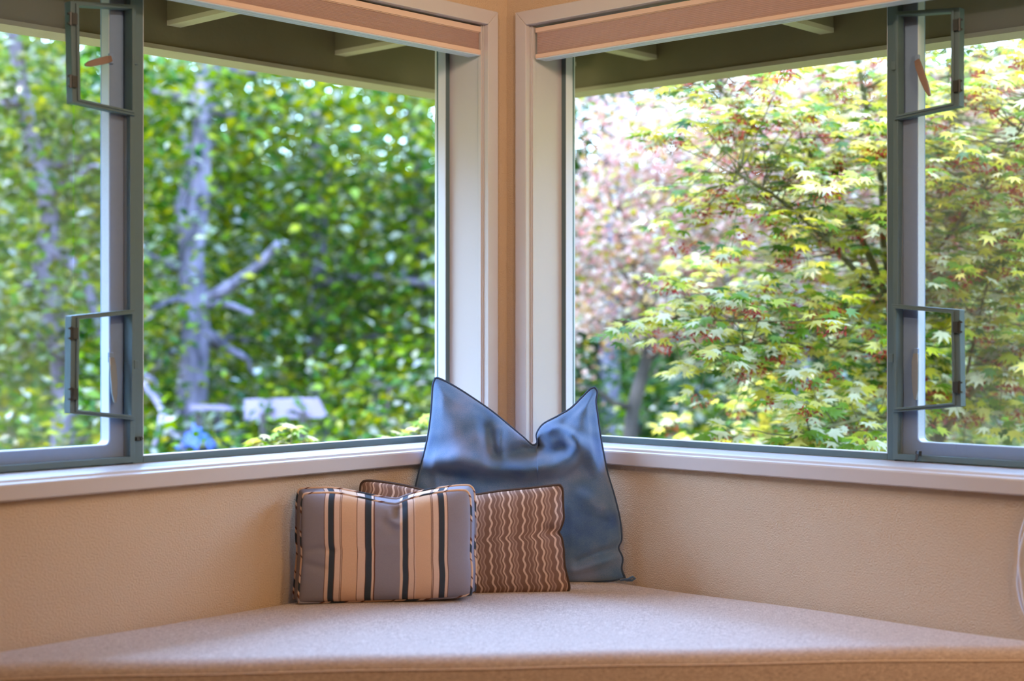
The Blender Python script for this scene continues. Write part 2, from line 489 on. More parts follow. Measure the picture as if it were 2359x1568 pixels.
# casings (picture-frame trim) and sills
def casing(name, W, side, label):
    t = TJ[side]
    root = tag(empty(name), label, None, None, 'structure')
    c0, c1 = t - 0.043, t - 0.003
    # head and corner-side leg, mitred together
    MB(W).add([(c0, 0, 2.001), (T_END + 0.045, 0, 2.001), (T_END + 0.004, 0, 1.961), (c1, 0, 1.961),
               (c0, .018, 2.001), (T_END + 0.045, .018, 2.001), (T_END + 0.004, .018, 1.961), (c1, .018, 1.961)],
              [(0, 1, 2, 3), (4, 7, 6, 5), (0, 4, 5, 1), (1, 5, 6, 2), (2, 6, 7, 3), (3, 7, 4, 0)]).build('casing_head', M['trim'], root, bevel=0.002)
    for a0, a1, nm in ((c0, c1, 'casing_leg'), (T_END + 0.045, T_END + 0.004, 'casing_leg')):
        MB(W).add([(a0, 0, 2.001), (a1, 0, 1.961), (a1, 0, SILL_Z), (a0, 0, SILL_Z),
                   (a0, .018, 2.001), (a1, .018, 1.961), (a1, .018, SILL_Z), (a0, .018, SILL_Z)],
                  [(0, 1, 2, 3), (4, 7, 6, 5), (0, 4, 5, 1), (1, 5, 6, 2), (2, 6, 7, 3), (3, 7, 4, 0)]).build(nm, M['trim'], root, bevel=0.002)
    # jamb lining boards of the deep reveal
    b = MB(W); b.box(t - 0.012, t, -WT, 0, SILL_Z, HEAD_Z + .014); b.build('jamb_board', M['trim'], root)
    b = MB(W); b.box(T_END, T_END + 0.012, -WT, 0, SILL_Z, HEAD_Z + .014); b.build('jamb_board', M['trim'], root)
    b = MB(W); b.box(t, T_END, -WT, 0, HEAD_Z, HEAD_Z + .014); b.build('head_board', M['trim'], root)
    # narrow stop bead on the corner side
    b = MB(W); b.box(t, t + 0.004, -0.016, -0.004, SILL_Z, HEAD_Z); b.build('stop_bead', M['trim'], root, bevel=0.001)
casing('trim_1', LW, 'L', 'white painted casing and deep reveal of the left window')
casing('trim_2', RW, 'R', 'white painted casing and deep reveal of the right window')

def sill(name, W, side, label):
    z0, z1 = 0.761, SILL_Z
    prof = [(-WT, z1 - 0.03), (0.0, z1 - 0.03), (0.0, z0), (0.022, z0), (0.025, z0 + 0.003), (0.025, z1 - 0.004), (0.022, z1 - 0.0005),
            (0.018, z1), (0.006, z1 + 0.001), (0.0, z1 + 0.006), (-0.02, z1 + 0.008), (-WT, z1 + 0.008)]
    b = MB(W)
    s0 = 0.025 if side == 'R' else 0.0
    b.prism(prof, s0, ROOM - 1.0)
    return tag(b.build(name, M['trim'], smooth=False), label, None, None, 'structure')
sill('trim_3', LW, 'L', 'white painted sill ledge along the left window')
sill('trim_4', RW, 'R', 'white painted sill ledge along the right window')

# ------------------------------------------------------------------ windows
def rrect(t0, t1, z0, z1, r, k=5):
    pts = []
    for (cx, cz, a0) in ((t1 - r, z1 - r, 0), (t0 + r, z1 - r, 90), (t0 + r, z0 + r, 180), (t1 - r, z0 + r, 270)):
        for i in range(k):
            a = math.radians(a0 + 90 * i / (k - 1))
            pts.append((cx + r * math.cos(a), cz + r * math.sin(a)))
    return pts

def quad_inset(q, dl, dr, dt, db):
    """q: TLnear.. order (t,z): mullion-top, far-top, far-bottom, mullion-bottom"""
    (a, b, c, d) = [np.array(p) for p in q]
    def lerp(p, q_, s): return p + (q_ - p) * s
    wt = b[0] - a[0]
    L0, L1 = lerp(a, b, dl / wt), lerp(d, c, dl / wt)
    R0, R1 = lerp(a, b, 1 - dr / wt), lerp(d, c, 1 - dr / wt)
    hL = L0[1] - L1[1]; hR = R0[1] - R1[1]
    return [tuple(lerp(L0, L1, dt / hL)), tuple(lerp(R0, R1, dt / hR)), tuple(lerp(R1, R0, db / hR)), tuple(lerp(L1, L0, db / hL))]

FZ0, FZ1 = 0.805, 1.961      # clear height of the window frames
def window(name, W, side, label, mul, wick, levers):
    t0 = TJ[side]; m0, m1 = mul
    root = tag(empty(name), label, None, None, 'structure')
    b = MB(W)
    b.box(t0, t0 + .016, -.167, -.13, FZ0, FZ1)
    b.box(t0 + .016, m0, -.167, -.13, FZ0, FZ0 + .0155)
    b.box(t0 + .016, m0, -.167, -.13, FZ1 - .02, FZ1)
    b.build('fixed_frame', M['vinyl'], root, bevel=0.001)
    b = MB(W); b.box(m0, m1, -WT, -.13, FZ0, FZ1); b.build('mullion', M['vinyl'], root, bevel=0.0015)
    # white glazing beads lining the fixed light
    g = MB(W)
    g.box(t0 + .016, t0 + .0172, -.159, -.1305, FZ0 + .0155, FZ1 - .02)
    g.box(t0 + .0172, m0, -.159, -.1305, FZ0 + .0155, FZ0 + .0168)
    g.box(m0 - .0012, m0, -.159, -.1305, FZ0 + .0168, FZ1 - .02)
    g.build('glazing_bead', M['bead'], root)
    p = MB(W); p.box(t0 + .0162, m0 - .0002, -.165, -.160, FZ0 + .0158, FZ1 - .021); p.build('fixed_pane', M['glass'], root)
    # casement light: sash, its pane and bead
    s0, s1 = m1 - .006, T_END - .004
    oz0, oz1 = FZ0 + .004, FZ1 - .004
    k = 5
    out = rrect(s0, s1, oz0, oz1, .001, k)
    inn = rrect(s0 + .054, s1 - .054, oz0 + .040, oz1 - .040, .014, k)
    sash = MB(W).ring(out, inn, -.150, -WT).build('casement_sash', M['sash'], root)
    MB(W).ring(inn, rrect(s0 + .0552, s1 - .0552, oz0 + .0412, oz1 - .0412, .013, k), -.153, -.184).build('sash_bead', M['bead'], sash, normals=True)
    p = MB(W); p.box(s0 + .054, s1 - .054, -.1885, -.1845, oz0 + .04, oz1 - .04); p.build('sash_pane', M['glass'], sash)
    # inner screen: thin frame, mesh with two wicket openings
    q0, q1, qz0, qz1 = m1 + .0005, T_END - .001, FZ0 + .003, FZ1 - .002
    fr = MB(W).ring([(q1, qz1), (q0, qz1), (q0, qz0), (q1, qz0)],
                    [(q1 - .013, qz1 - .013), (q0 + .013, qz1 - .013), (q0 + .013, qz0 + .014), (q1 - .013, qz0 + .014)], -.146, -.120
                    ).build('screen_frame', M['vinyl'], root, bevel=0.001)
    ins = [quad_inset(q, .012, .019, .010, .010) for q in wick]
    ms = MB(W); nm = -.134
    lo, hi = qz0 + .012, qz1 - .012
    u, l = ins
    tA = min(u[0][0], l[0][0]); tB = max(u[1][0], l[1][0])
    def strip(pts): ms.add([(t, nm, z) for t, z in pts], [(0, 1, 2, 3)])
    strip([(q0 + .012, lo), (tA, lo), (tA, hi), (q0 + .012, hi)])
    strip([(tA, lo), (tB, lo), l[2], l[3]])
    strip([l[0], l[1], u[2], u[3]])
    strip([u[0], u[1], (tB, hi), (tA, hi)])
    strip([(tB, lo), (q1 - .012, lo), (q1 - .012, hi), (tB, hi)])
    ms.build('screen_mesh', M['mesh'], fr, normals=False)
    for q, inq in zip(wick, ins):
        w = MB(W).ring(list(q), list(inq), -.138, -.112)
        mid = quad_inset(q, .006, .012, .005, .005)
        w.ring(mid, list(inq), -.112, -.108)
        wo = w.build('wicket_frame', M['vinyl'], root, bevel=0.001)
        far = q[1][0]; zt, zb = q[1][1], q[2][1]
        for f_ in (.18, .80):
            zc = zt + (zb - zt) * f_
            h = MB(W)
            h.box(far - .012, far + .001, -.113, -.103, zc - .013, zc + .013)
            h.tube([(far + .002, -.108, zc - .015), (far + .002, -.108, zc + .015)], .0035, 8)
            h.box(far - .004, far + .009, -.112, -.106, zc + .009, zc + .013)
            h.box(far - .004, far + .009, -.112, -.106, zc - .013, zc - .009)
            h.build('hinge', M['dark'], wo)
        zc = (q[0][1] + q[3][1]) / 2
        c = MB(W); c.box(q[0][0] - .006, q[0][0] + .006, -.118, -.108, zc - .010, zc + .010); c.build('catch', M['vinyl'], wo, bevel=.001)
    # casement locks behind the wickets
    for (tb, zb_, dt, dz, length, mt) in levers:
        ba = MB(W); ba.box(tb - .006, tb + .006, -.150, -.142, zb_ - .012, zb_ + .012)
        lk = ba.build('casement_lock', M['sash'], root, bevel=.002)
        L = math.hypot(dt, dz); dt, dz = dt / L, dz / L; nt_, nz_ = -dz, dt
        prof = [(0, .0065, -.141), (.18, .0085, -.136), (.5, .0085, -.133), (.8, .0070, -.132), (1, .0030, -.131)]
        vs = []; fs = []
        for i, (s, hw, n) in enumerate(prof):
            for sg, dn in ((-1, 0), (1, 0), (1, -.006), (-1, -.006)):
                vs.append((tb + dt * length * s + nt_ * hw * sg, n + dn, zb_ + dz * length * s + nz_ * hw * sg))
        for i in range(len(prof) - 1):
            for j in range(4):
                a = i * 4 + j; c2 = i * 4 + (j + 1) % 4
                fs.append((a, c2, c2 + 4, a + 4))
        fs += [(3, 2, 1, 0), tuple(range(len(vs) - 4, len(vs)))]
        MB(W).add(vs, fs).build('lever', mt, lk, bevel=.0015)
    return root

window('window_1', LW, 'L', 'left corner window with slate frame, fixed pane and screened casement', (1.1135, 1.1418),
       [[(1.1455, 1.8677), (1.3157, 1.8501), (1.3102, 1.6244), (1.1455, 1.6107)],
        [(1.1455, 1.1633), (1.3135, 1.1470), (1.3168, 0.9285), (1.1475, 0.9068)]],
       [(1.190, 1.7415, .070, -.024, .080, M['latch']), (1.1905, 1.052, -.003, -.10, .104, M['silver'])])
window('window_2', RW, 'R', 'right corner window with slate frame, fixed pane and screened casement', (1.116, 1.1354),
       [[(1.1431, 1.8684), (1.3091, 1.8549), (1.3081, 1.6287), (1.1442, 1.6121)],
        [(1.1365, 1.1769), (1.3091, 1.1619), (1.3123, 0.9396), (1.1408, 0.9205)]],
       [(1.186, 1.7535, .037, -.088, .098, M['latch']), (1.1832, 1.060, .0044, -.1075, .110, M['silver'])])

# small fittings on the frames
def frame_clip(name, W, label, tc, zc):
    b = MB(W)
    b.box(tc - .010, tc + .010, -.130, -.1265, zc - .0045, zc + .0045)
    b.box(tc + .002, tc + .009, -.1265, -.120, zc - .003, zc + .003)
    b.tube([(tc - .006, -.1265, zc), (tc - .006, -.122, zc)], .0035, 8)
    return tag(b.build(name, M['dark']), label, 'clip')
frame_clip('frame_clip', LW, 'small dark metal clip low on the left window mullion', 1.128, .862)
b = MB(RW)
b.tube([(1.2035, -.119, .829), (1.2035, -.112, .8285), (1.207, -.104, .823), (1.209, -.098, .8145), (1.2085, -.092, .8095)], [.004, .0045, .004, .0035, .003], 8)
b.box(1.198, 1.211, -.120, -.116, .820, .832)
hk = tag(b.build('screen_hook', M['dark'], smooth=False), 'small dark hooked catch at the bottom of the right window screen', 'hook')

# ------------------------------------------------------------------ cellular shades
def shade(name, W, label, t0, ztop, zfab, zrail, zbot):
    root = tag(empty(name), label, 'window shade', 'raised cellular shades above the corner windows')
    e = T_END - .006
    b = MB(W); b.box(t0 - .003, e, -.052, -.004, zfab, ztop); b.box(t0 - .001, e, -.050, -.007, zfab - .002, zfab)
    b.build('headrail', M['rail'], root, bevel=.0015)
    n = 13; zs = np.linspace(zfab - .002, zrail, n * 2 + 1)
    prof = [(-.007 if i % 2 else -.0105, z) for i, z in enumerate(zs)]
    back = [(-.047 if i % 2 else -.0435, z) for i, z in enumerate(zs)]
    MB(W).prism(prof + back[::-1], t0, e).build('pleated_fabric', M['cellfab'], root)
    r = MB(W); r.prism([(-.004, zrail), (-.0035, zbot + .002), (-.006, zbot), (-.046, zbot - .0005), (-.050, zbot + .002), (-.050, zrail)], t0 - .002, e)
    br = r.build('bottom_rail', M['rail'], root)
    g = MB(W); g.box(t0 - .001, e, -.0485, -.0055, zbot - .0012, zbot + .0002); g.box(t0 + .006, e, -.0405, -.0365, zbot - .0022, zbot + .001); g.box(t0 + .006, e, -.0225, -.0195, zbot - .0022, zbot + .001)
    g.build('rail_lit_underside', M['bead'], br)  # white plate and ribs paint the daylit underside of the rail
shade('cellular_shade', LW, 'tan pleated shade raised at the top of the left window', .1055, 1.9560, 1.9405, 1.8914, 1.8775)
shade('cellular_shade', RW, 'mauve-tan pleated shade raised at the top of the right window', .1062, 1.9535, 1.9405, 1.8800, 1.8680)

# ------------------------------------------------------------------ eaves outside
def eave(name, W, label, rafters, side):
    root = tag(empty(name), label, None, None, 'structure')
    far = 3.2; OV = .60
    st = -OV - .09
    b = MB(W)
    b.add([(st + (.09 if side else 0), -OV, 1.893), (far, -OV, 1.893), (far, -OV, 2.11), (st + (.09 if side else 0), -OV, 2.11),
           (st, -OV - .09, 1.886), (far, -OV - .09, 1.886), (far, -OV - .09, 2.11), (st, -OV - .09, 2.11)],
          [(0, 1, 2, 3), (4, 7, 6, 5), (0, 4, 5, 1), (1, 5, 6, 2), (2, 6, 7, 3), (3, 7, 4, 0)])
    b.build('fascia_board', M['eave'], root)
    b = MB(W)
    b.box(st + .09 - .002, far, -OV - .092, -OV + .004, 1.880, 1.8925)
    b.build('fascia_lit_underside', M['rafter'], root)
    for t in rafters:
        r = MB(W); r.box(t - .021, t + .021, -OV, -WT, 1.962, 2.11)
        ro = r.build('rafter', M['eave'], root)
        r = MB(W); r.box(t - .022, t + .022, -OV, -WT, 1.949, 1.962); r.build('rafter_lit_underside', M['rafter'], ro)
    return root
eave('eave_1', LW, 'dark olive eave with level rafters above the left window', [.095 - .60, .097, .700, 1.305, 1.91, 2.515], 0)
eave('eave_2', RW, 'dark olive eave with level rafters above the right window', [.052, .671, 1.29, 1.91, 2.53], 1)
b = MB(); b.box(-.70, 3.2, -.70, -WT, 2.11, 2.13); b.box(-.70, -WT, -WT, 3.2, 2.11, 2.13); b.box(-.70, 3.2, -.70, -WT + .01, 2.13, 2.5); b.box(-.70, -WT + .01, -WT + .01, 3.2, 2.13, 2.5)
tag(b.build('roof_deck', M['eave']), 'dark boarded roof deck over the eaves', kind='structure')

# ------------------------------------------------------------------ window seat
LE, RE = 1.82, 1.67
SEAT_Z = 0.452
p0 = np.array([.004, .004]); pl = np.array([LE, .004]); pr = np.array([.004, RE])
fdir = (pr - pl) / np.linalg.norm(pr - pl); fn = np.array([-fdir[1], fdir[0]])
if fn @ (p0 - pl) < 0: fn = -fn
bpoly = [(.004, .004), (LE - .03, .004), (.004, RE - .03)]
b = MB(); b.add([(x, y, .0) for x, y in bpoly] + [(x, y, .335) for x, y in bpoly], [(2, 1, 0), (3, 4, 5), (0, 1, 4, 3), (1, 2, 5, 4), (2, 0, 3, 5)])
tag(b.build('seat_base', M['plinth']), 'painted built-in base under the corner seat cushion', kind='structure')

def cushion():
    root = tag(empty('seat_cushion', (0.6, 0.6, 0.335)), 'heathered grey-brown tweed corner seat cushion under the windows', 'cushion')
    def dens(n):   # denser near both ends
        x = np.linspace(0, 1, n); return x - np.sin(2 * np.pi * x) / (2 * np.pi) * .85
    rs = np.concatenate([np.linspace(.01, .85, 46), .85 + (1 - (1 - np.linspace(0, 1, 34)[1:]) ** 2) * .15])
    ss = dens(90)
    vs = []; fs = []
    R = .03; RF = .034
    def rnd(d, R):
        q = np.clip(1 - d / R, 0, 1); return R * (1 - math.sqrt(max(0, 1 - q * q)))
    off = np.array([.6, .6])
    for r in rs:
        for s in ss:
            p = p0 + (pl - p0) * r * (1 - s) + (pr - p0) * r * s
            d1, d2 = p[1] - .004, p[0] - .004
            d3 = (p - pl) @ fn
            z = SEAT_Z + .010 * (1 - math.exp(-min(d1, d2) / .12)) - .55 * rnd(d1, R) - .55 * rnd(d2, R) - .8 * rnd(d3, RF)
            z += .0018 * math.sin(p[0] * 9 + 1) * math.sin(p[1] * 8)
            vs.append((p[0] - off[0], p[1] - off[1], z - .335))
    nr, ns = len(rs), len(ss)
    for i in range(nr - 1):
        for j in range(ns - 1):
            a = i * ns + j; fs.append((a, a + 1, a + ns + 1, a + ns))
    o = MB().add(vs, fs)
    base = (nr - 1) * ns
    # front face
    prev = [base + j for j in range(ns)]
    for dz in (.03, .06, .09, .118):
        cur = []
        for j in range(ns):
            x, y, z = o.v[base + j]
            bul = -.004 * math.sin(dz / .118 * math.pi)
            o.v.append((x + fn[0] * bul, y + fn[1] * bul, max(0.0, z - dz)))
            cur.append(len(o.v) - 1)
        for j in range(ns - 1): o.f.append((prev[j], prev[j + 1], cur[j + 1], cur[j]))
        prev = cur
    o.build('cover', M['tweed'], root, smooth=True)
    pts = [Vector(o.v[base + j]) + Vector((-fn[0] * .0012, -fn[1] * .0012, .0006)) for j in range(ns)]
    MB().tube(pts, .0018, 6).build('piping_seam', M['seam'], root, smooth=True)
cushion()

# ------------------------------------------------------------------ pillows
def curve_pts(ctrl, n):
    """Catmull-Rom through control points, n samples even in arc length"""
    c = np.array(ctrl, float)
    P = np.vstack([2 * c[0] - c[1], c, 2 * c[-1] - c[-2]])
    out = []
    for i in range(1, len(P) - 2):
        for t in np.linspace(0, 1, 24, endpoint=False):
            a, b_, c_, d = P[i - 1], P[i], P[i + 1], P[i + 2]
            out.append(.5 * ((2 * b_) + (-a + c_) * t + (2 * a - 5 * b_ + 4 * c_ - d) * t * t + (-a + 3 * b_ - 3 * c_ + d) * t ** 3))
    out.append(c[-1]); out = np.array(out)
    d = np.concatenate([[0], np.cumsum(np.linalg.norm(np.diff(out, axis=0), axis=1))])
    s = np.linspace(0, d[-1], n)
    return np.stack([np.interp(s, d, out[:, 0]), np.interp(s, d, out[:, 1])], 1)

def coons(top, bot, lef, rig, n):
    """all sides (n,2); top/bot left to right, lef/rig bottom to top"""
    u = np.linspace(0, 1, n)[:, None, None]; v = np.linspace(0, 1, n)[None, :, None]
    S = (1 - v) * bot[:, None] + v * top[:, None] + (1 - u) * lef[None] + u * rig[None]
    B = (1 - u) * (1 - v) * bot[0] + u * (1 - v) * bot[-1] + (1 - u) * v * top[0] + u * v * top[-1]
    return S - B        # [u,v,2]

def seg_dist(P, poly):
    """distance of points P(...,2) to a polyline"""
    best = np.full(P.shape[:-1], 1e9)
    for a, b_ in zip(poly[:-1], poly[1:]):
        a = np.array(a, float); b_ = np.array(b_, float); d = b_ - a
        t = np.clip(((P - a) @ d) / (d @ d + 1e-9), 0, 1)
        q = a + t[..., None] * d
        best = np.minimum(best, np.linalg.norm(P - q, axis=-1))
    return best

def pillow(name, label, depth, base_px, sides, thick, power, folds, mats, gusset=0.0, back_grow=(0, 0, 0, 0), lean=0.0, yaw=0.0,
           pipe_r=.004, n=72, group=None, wob=.0015, pipe_loop=None):
    """sides in drawing units (u right, v down); k metres per unit"""
    k = depth / FPX
    bu, bv = base_px
    loc = V(bu, bv, depth)
    root = empty(name, loc, math.atan2(RGT.y, RGT.x) + yaw)
    tag(root, label, 'pillow', group)
    top, bot, lef, rig = [curve_pts(s, n) for s in (sides['top'], sides['bottom'], sides['left'][::-1], sides['right'][::-1])]
    G = coons(top, bot, lef, rig, n)
    u = np.linspace(0, 1, n)[:, None]; v = np.linspace(0, 1, n)[None, :]
    prof = (np.clip(1 - np.abs(2 * u - 1) ** power, 0, 1) * np.clip(1 - np.abs(2 * v - 1) ** power, 0, 1)) ** .55
    disp = np.zeros((n, n))
    for poly, amp, w in folds:
        disp += amp * np.exp(-(seg_dist(G, poly) / w) ** 2)
    edge = np.clip(np.minimum(np.minimum(u, 1 - u), np.minimum(v, 1 - v)) / .06, 0, 1)
    nz = np.sin(G[..., 0] / 17 + 1.3 * np.sin(G[..., 1] / 23)) * np.sin(G[..., 1] / 13 + np.sin(G[..., 0] / 29))
    front = gusset / 2 + thick * prof + edge * (disp + wob * nz)
    X = (G[..., 0] - bu) * k; Z = -(G[..., 1] - bv) * k
    def lv(x, z, d): return (x, d + lean * z, z)
    l, r, t_, bo = back_grow
    cu, cv = G[..., 0].mean(), G[..., 1].mean()
    gx = G[..., 0] + np.where(u < .5, -l, r) * np.abs(2 * u - 1) + 0 * v
    gz = G[..., 1] + np.where(v > .5, -t_, bo) * np.abs(2 * v - 1) + 0 * u
    Xb = (gx - bu) * k; Zb = -(gz - bv) * k
    verts = [lv(X[i, j], Z[i, j], -front[i, j]) for i in range(n) for j in range(n)]
    bd = gusset / 2 + thick * .85 * prof
    nb = len(verts)
    verts += [lv(Xb[i, j], Zb[i, j], bd[i, j]) for i in range(n) for j in range(n)]
    faces = []
    for i in range(n - 1):
        for j in range(n - 1):
            a = i * n + j
            faces.append((a, a + n, a + n + 1, a + 1))
            faces.append((nb + a, nb + a + 1, nb + a + n + 1, nb + a + n))
    loop = [(i, 0) for i in range(n - 1)] + [(n - 1, j) for j in range(n - 1)] + [(i, n - 1) for i in range(n - 1, 0, -1)] + [(0, j) for j in range(n - 1, 0, -1)]
    idx = [i * n + j for i, j in loop]
    m = len(idx)
    if gusset or 1:
        for q in range(m):
            a, c = idx[q], idx[(q + 1) % m]
            faces.append((a, nb + a, nb + c, c))
    me = bpy.data.meshes.new('cover'); me.from_pydata(verts, [], faces)
    uvl = me.uv_layers.new(name='UVMap')
    arr = np.empty(len(me.loops), int); me.loops.foreach_get('vertex_index', arr)
    w = arr % (n * n)
    uvs = np.stack([(w // n) / (n - 1), (w % n) / (n - 1)], 1).astype(np.float32)
    uvl.data.foreach_set('uv', uvs.ravel())
    me.polygons.foreach_set('use_smooth', [True] * len(me.polygons)); me.update()
    link('cover', me, mats[0], root)
    def pipe(vi, nm='piping'):
        b = MB().tube([verts[q] for q in vi], pipe_r, 8, closed=True)
        pm = bpy.data.meshes.new(nm); pm.from_pydata(b.v, [], b.f)
        ul = pm.uv_layers.new(name='UVMap')
        ar = np.empty(len(pm.loops), int); pm.loops.foreach_get('vertex_index', ar)
        pu = np.stack([(ar // 8) / len(vi), (ar % 8) / 8], 1).astype(np.float32)
        ul.data.foreach_set('uv', pu.ravel())
        pm.polygons.foreach_set('use_smooth', [True] * len(pm.polygons)); pm.update()
        link(nm, pm, mats[1], root)
    pipe(idx)
    if gusset: pipe([nb + q for q in idx])
    if pipe_loop:
        MB().tube([lv((a - bu) * k, -(c - bv) * k, dd) for a, c, dd in pipe_loop], pipe_r, 8).build('piping_tail', mats[2], root, smooth=True)
    return root

pillow('throw_pillow', 'large slumped blue velvet pillow with peaked corners, in the window corner', 3.985, (1200, 1341),
       dict(top=[(1001, 872), (1012, 873), (1050, 893), (1095, 922), (1135, 950), (1175, 983), (1205, 1008), (1226, 1026), (1238, 1020), (1237, 1000), (1252, 978), (1285, 960),
                 (1315, 942), (1340, 918), (1360, 898), (1371, 893)],
            right=[(1371, 893), (1377, 903), (1374, 925), (1379, 965), (1385, 1010), (1393, 1055), (1400, 1090), (1415, 1140), (1428, 1195), (1432, 1240),
                   (1425, 1262), (1434, 1285), (1432, 1310), (1440, 1331)],
            bottom=[(962, 1345), (1050, 1346), (1200, 1343), (1320, 1341), (1400, 1337), (1440, 1331)],
            left=[(1001, 872), (996, 890), (993, 940), (986, 1000), (974, 1055), (962, 1100), (955, 1140), (952, 1200), (954, 1270), (962, 1345)]),
       .066, 2.6,
       [([(975, 1062), (1060, 1055), (1130, 1064), (1210, 1074), (1270, 1070), (1312, 1050), (1328, 1022), (1318, 1000)], .036, 22),
        ([(990, 1090), (1100, 1112), (1220, 1125), (1300, 1105), (1345, 1085)], -.032, 34),
        ([(1236, 1026), (1200, 1042), (1150, 1052)], -.040, 20),
        ([(1236, 1030), (1275, 1040), (1300, 1030)], -.028, 14),
        ([(1120, 985), (1135, 1020), (1132, 1050)], -.022, 14),
        ([(1158, 985), (1150, 1020), (1160, 1045)], .016, 12),
        ([(1090, 960), (1105, 1020)], .012, 22),
        ([(1010, 900), (1040, 960), (1060, 1030)], .024, 36),
        ([(1362, 915), (1340, 960), (1350, 1020), (1372, 1080)], .026, 22),
        ([(1300, 975), (1345, 1000), (1372, 1010)], -.010, 12),
        ([(1270, 985), (1305, 990), (1325, 1010)], .024, 13),
        ([(1330, 1130), (1375, 1160), (1405, 1170)], .010, 12), ([(1300, 1150), (1330, 1180), (1390, 1200)], -.010, 16),
        ([(1330, 1290), (1380, 1270), (1425, 1262)], -.010, 10), ([(1320, 1310), (1370, 1295), (1425, 1280)], .008, 10),
        ([(1000, 1080), (1015, 1130)], .010, 14)],
       (M['velvet'], M['navy'], M['velvet']), lean=.055, pipe_r=.0032, n=110, wob=.0018, group=None,
       pipe_loop=[(1428, 1334, -.012), (1445, 1331, -.02), (1457, 1325, -.02), (1462, 1329, -.018), (1455, 1334, -.016), (1440, 1334, -.014)])

pillow('lumbar_pillow', 'brown lumbar pillow with tan wavy stripes, tucked between the other two pillows', 3.83, (1070, 1365),
       dict(top=[(836, 1110), (848, 1108), (880, 1111), (930, 1119), (985, 1132), (1040, 1143), (1095, 1140), (1150, 1132), (1220, 1125), (1280, 1118), (1291, 1118)],
            right=[(1291, 1118), (1296, 1128), (1297, 1160), (1298, 1195), (1291, 1216), (1287, 1226), (1294, 1240), (1298, 1265), (1300, 1300), (1308, 1335), (1311, 1352), (1308, 1361)],
            bottom=[(838, 1368), (960, 1369), (1100, 1367), (1230, 1365), (1300, 1363), (1308, 1361)],
            left=[(836, 1110), (831, 1118), (830, 1150), (833, 1220), (830, 1300), (832, 1355), (838, 1368)]),
       .042, 4.0,
       [([(1287, 1226), (1262, 1218)], -.014, 13), ([(1040, 1145), (1045, 1175)], -.012, 25), ([(1275, 1170), (1270, 1200)], .006, 14), ([(1280, 1260), (1275, 1300)], .006, 14)],
       (M['wavy'], M['brownpipe'], M['wavy']), gusset=.012, lean=.03, pipe_r=.0035, n=84, wob=.0006,
       pipe_loop=[(1266, 1362, -.015), (1270, 1366, -.03), (1277, 1361, -.03)])

pillow('lumbar_pillow', 'blue-grey and cream striped lumbar pillow with corded edge, frontmost of the three', 3.69, (890, 1380),
       dict(top=[(701, 1142), (706, 1134), (740, 1132), (780, 1133), (830, 1143), (875, 1153), (905, 1158), (917, 1157), (940, 1148), (980, 1138), (1030, 1130), (1068, 1128), (1078, 1134)],
            right=[(1078, 1134), (1082, 1145), (1084, 1180), (1084, 1230), (1083, 1275), (1086, 1310), (1085, 1345), (1084, 1366)],
            bottom=[(692, 1381), (760, 1380), (850, 1378), (950, 1376), (1040, 1372), (1084, 1366)],
            left=[(701, 1142), (698, 1160), (697, 1200), (697, 1245), (699, 1266), (697, 1300), (693, 1345), (691, 1370), (692, 1381)]),
       .034, 4.5,
       [([(917, 1157), (912, 1175)], -.016, 16), ([(898, 1172), (905, 1190), (922, 1200)], .007, 8), ([(885, 1195), (905, 1212)], -.006, 12),
        ([(700, 1266), (740, 1255), (770, 1260)], -.005, 8), ([(705, 1290), (750, 1300)], -.004, 9), ([(770, 1150), (780, 1330)], .003, 30), ([(990, 1150), (1000, 1330)], .003, 30)],
       (M['striped'], M['stripedpipe'], M['striped']), gusset=.052, back_grow=(15, 11, 6, 0), lean=.02, yaw=.055, pipe_r=.0036, n=96, wob=.0007)

# ------------------------------------------------------------------ hanging blind cord at the right
b = MB(RW)
def cord(pts): b.tube([(t, n, z) for t, n, z in pts], .0022, 6)
def smooth3(c, m=60):
    c = np.array(c, float); t = np.linspace(0, len(c) - 1, m)
    P = np.vstack([2 * c[0] - c[1], c, 2 * c[-1] - c[-2]]); o = []
    for x in t:
        i = min(int(x), len(c) - 2); f = x - i; a, q, r, d = P[i:i + 4]
        o.append(tuple(.5 * (2 * q + (r - a) * f + (2 * a - 5 * q + 4 * r - d) * f * f + (3 * q - a - 3 * r + d) * f ** 3)))
    return o
cord(smooth3([(1.567, .006, 1.945), (1.566, .024, 1.88), (1.566, .030, 1.40), (1.565, .031, .80), (1.545, .030, .75), (1.522, .02, .705), (1.510, .014, .67), (1.5075, .012, .63), (1.5035, .012, .585), (1.5055, .012, .555), (1.513, .013, .525), (1.527, .014, .500), (1.552, .014, .487), (1.580, .014, .50)]))
cord(smooth3([(1.571, .006, 1.945), (1.571, .024, 1.88), (1.572, .030, 1.40), (1.572, .031, .80), (1.560, .030, .75), (1.533, .02, .705), (1.515, .017, .66), (1.508, .016, .615), (1.512, .016, .58), (1.516, .016, .55), (1.522, .017, .525), (1.536, .017, .505), (1.556, .017, .50), (1.574, .017, .52), (1.580, .017, .56), (1.577, .02, .66), (1.577, .031, .80), (1.576, .030, 1.40), (1.576, .024, 1.88), (1.575, .006, 1.945)]))
tag(b.build('shade_cord', M['cord'], smooth=True), 'looped white shade cord hanging against the wall at the far right', 'cord')

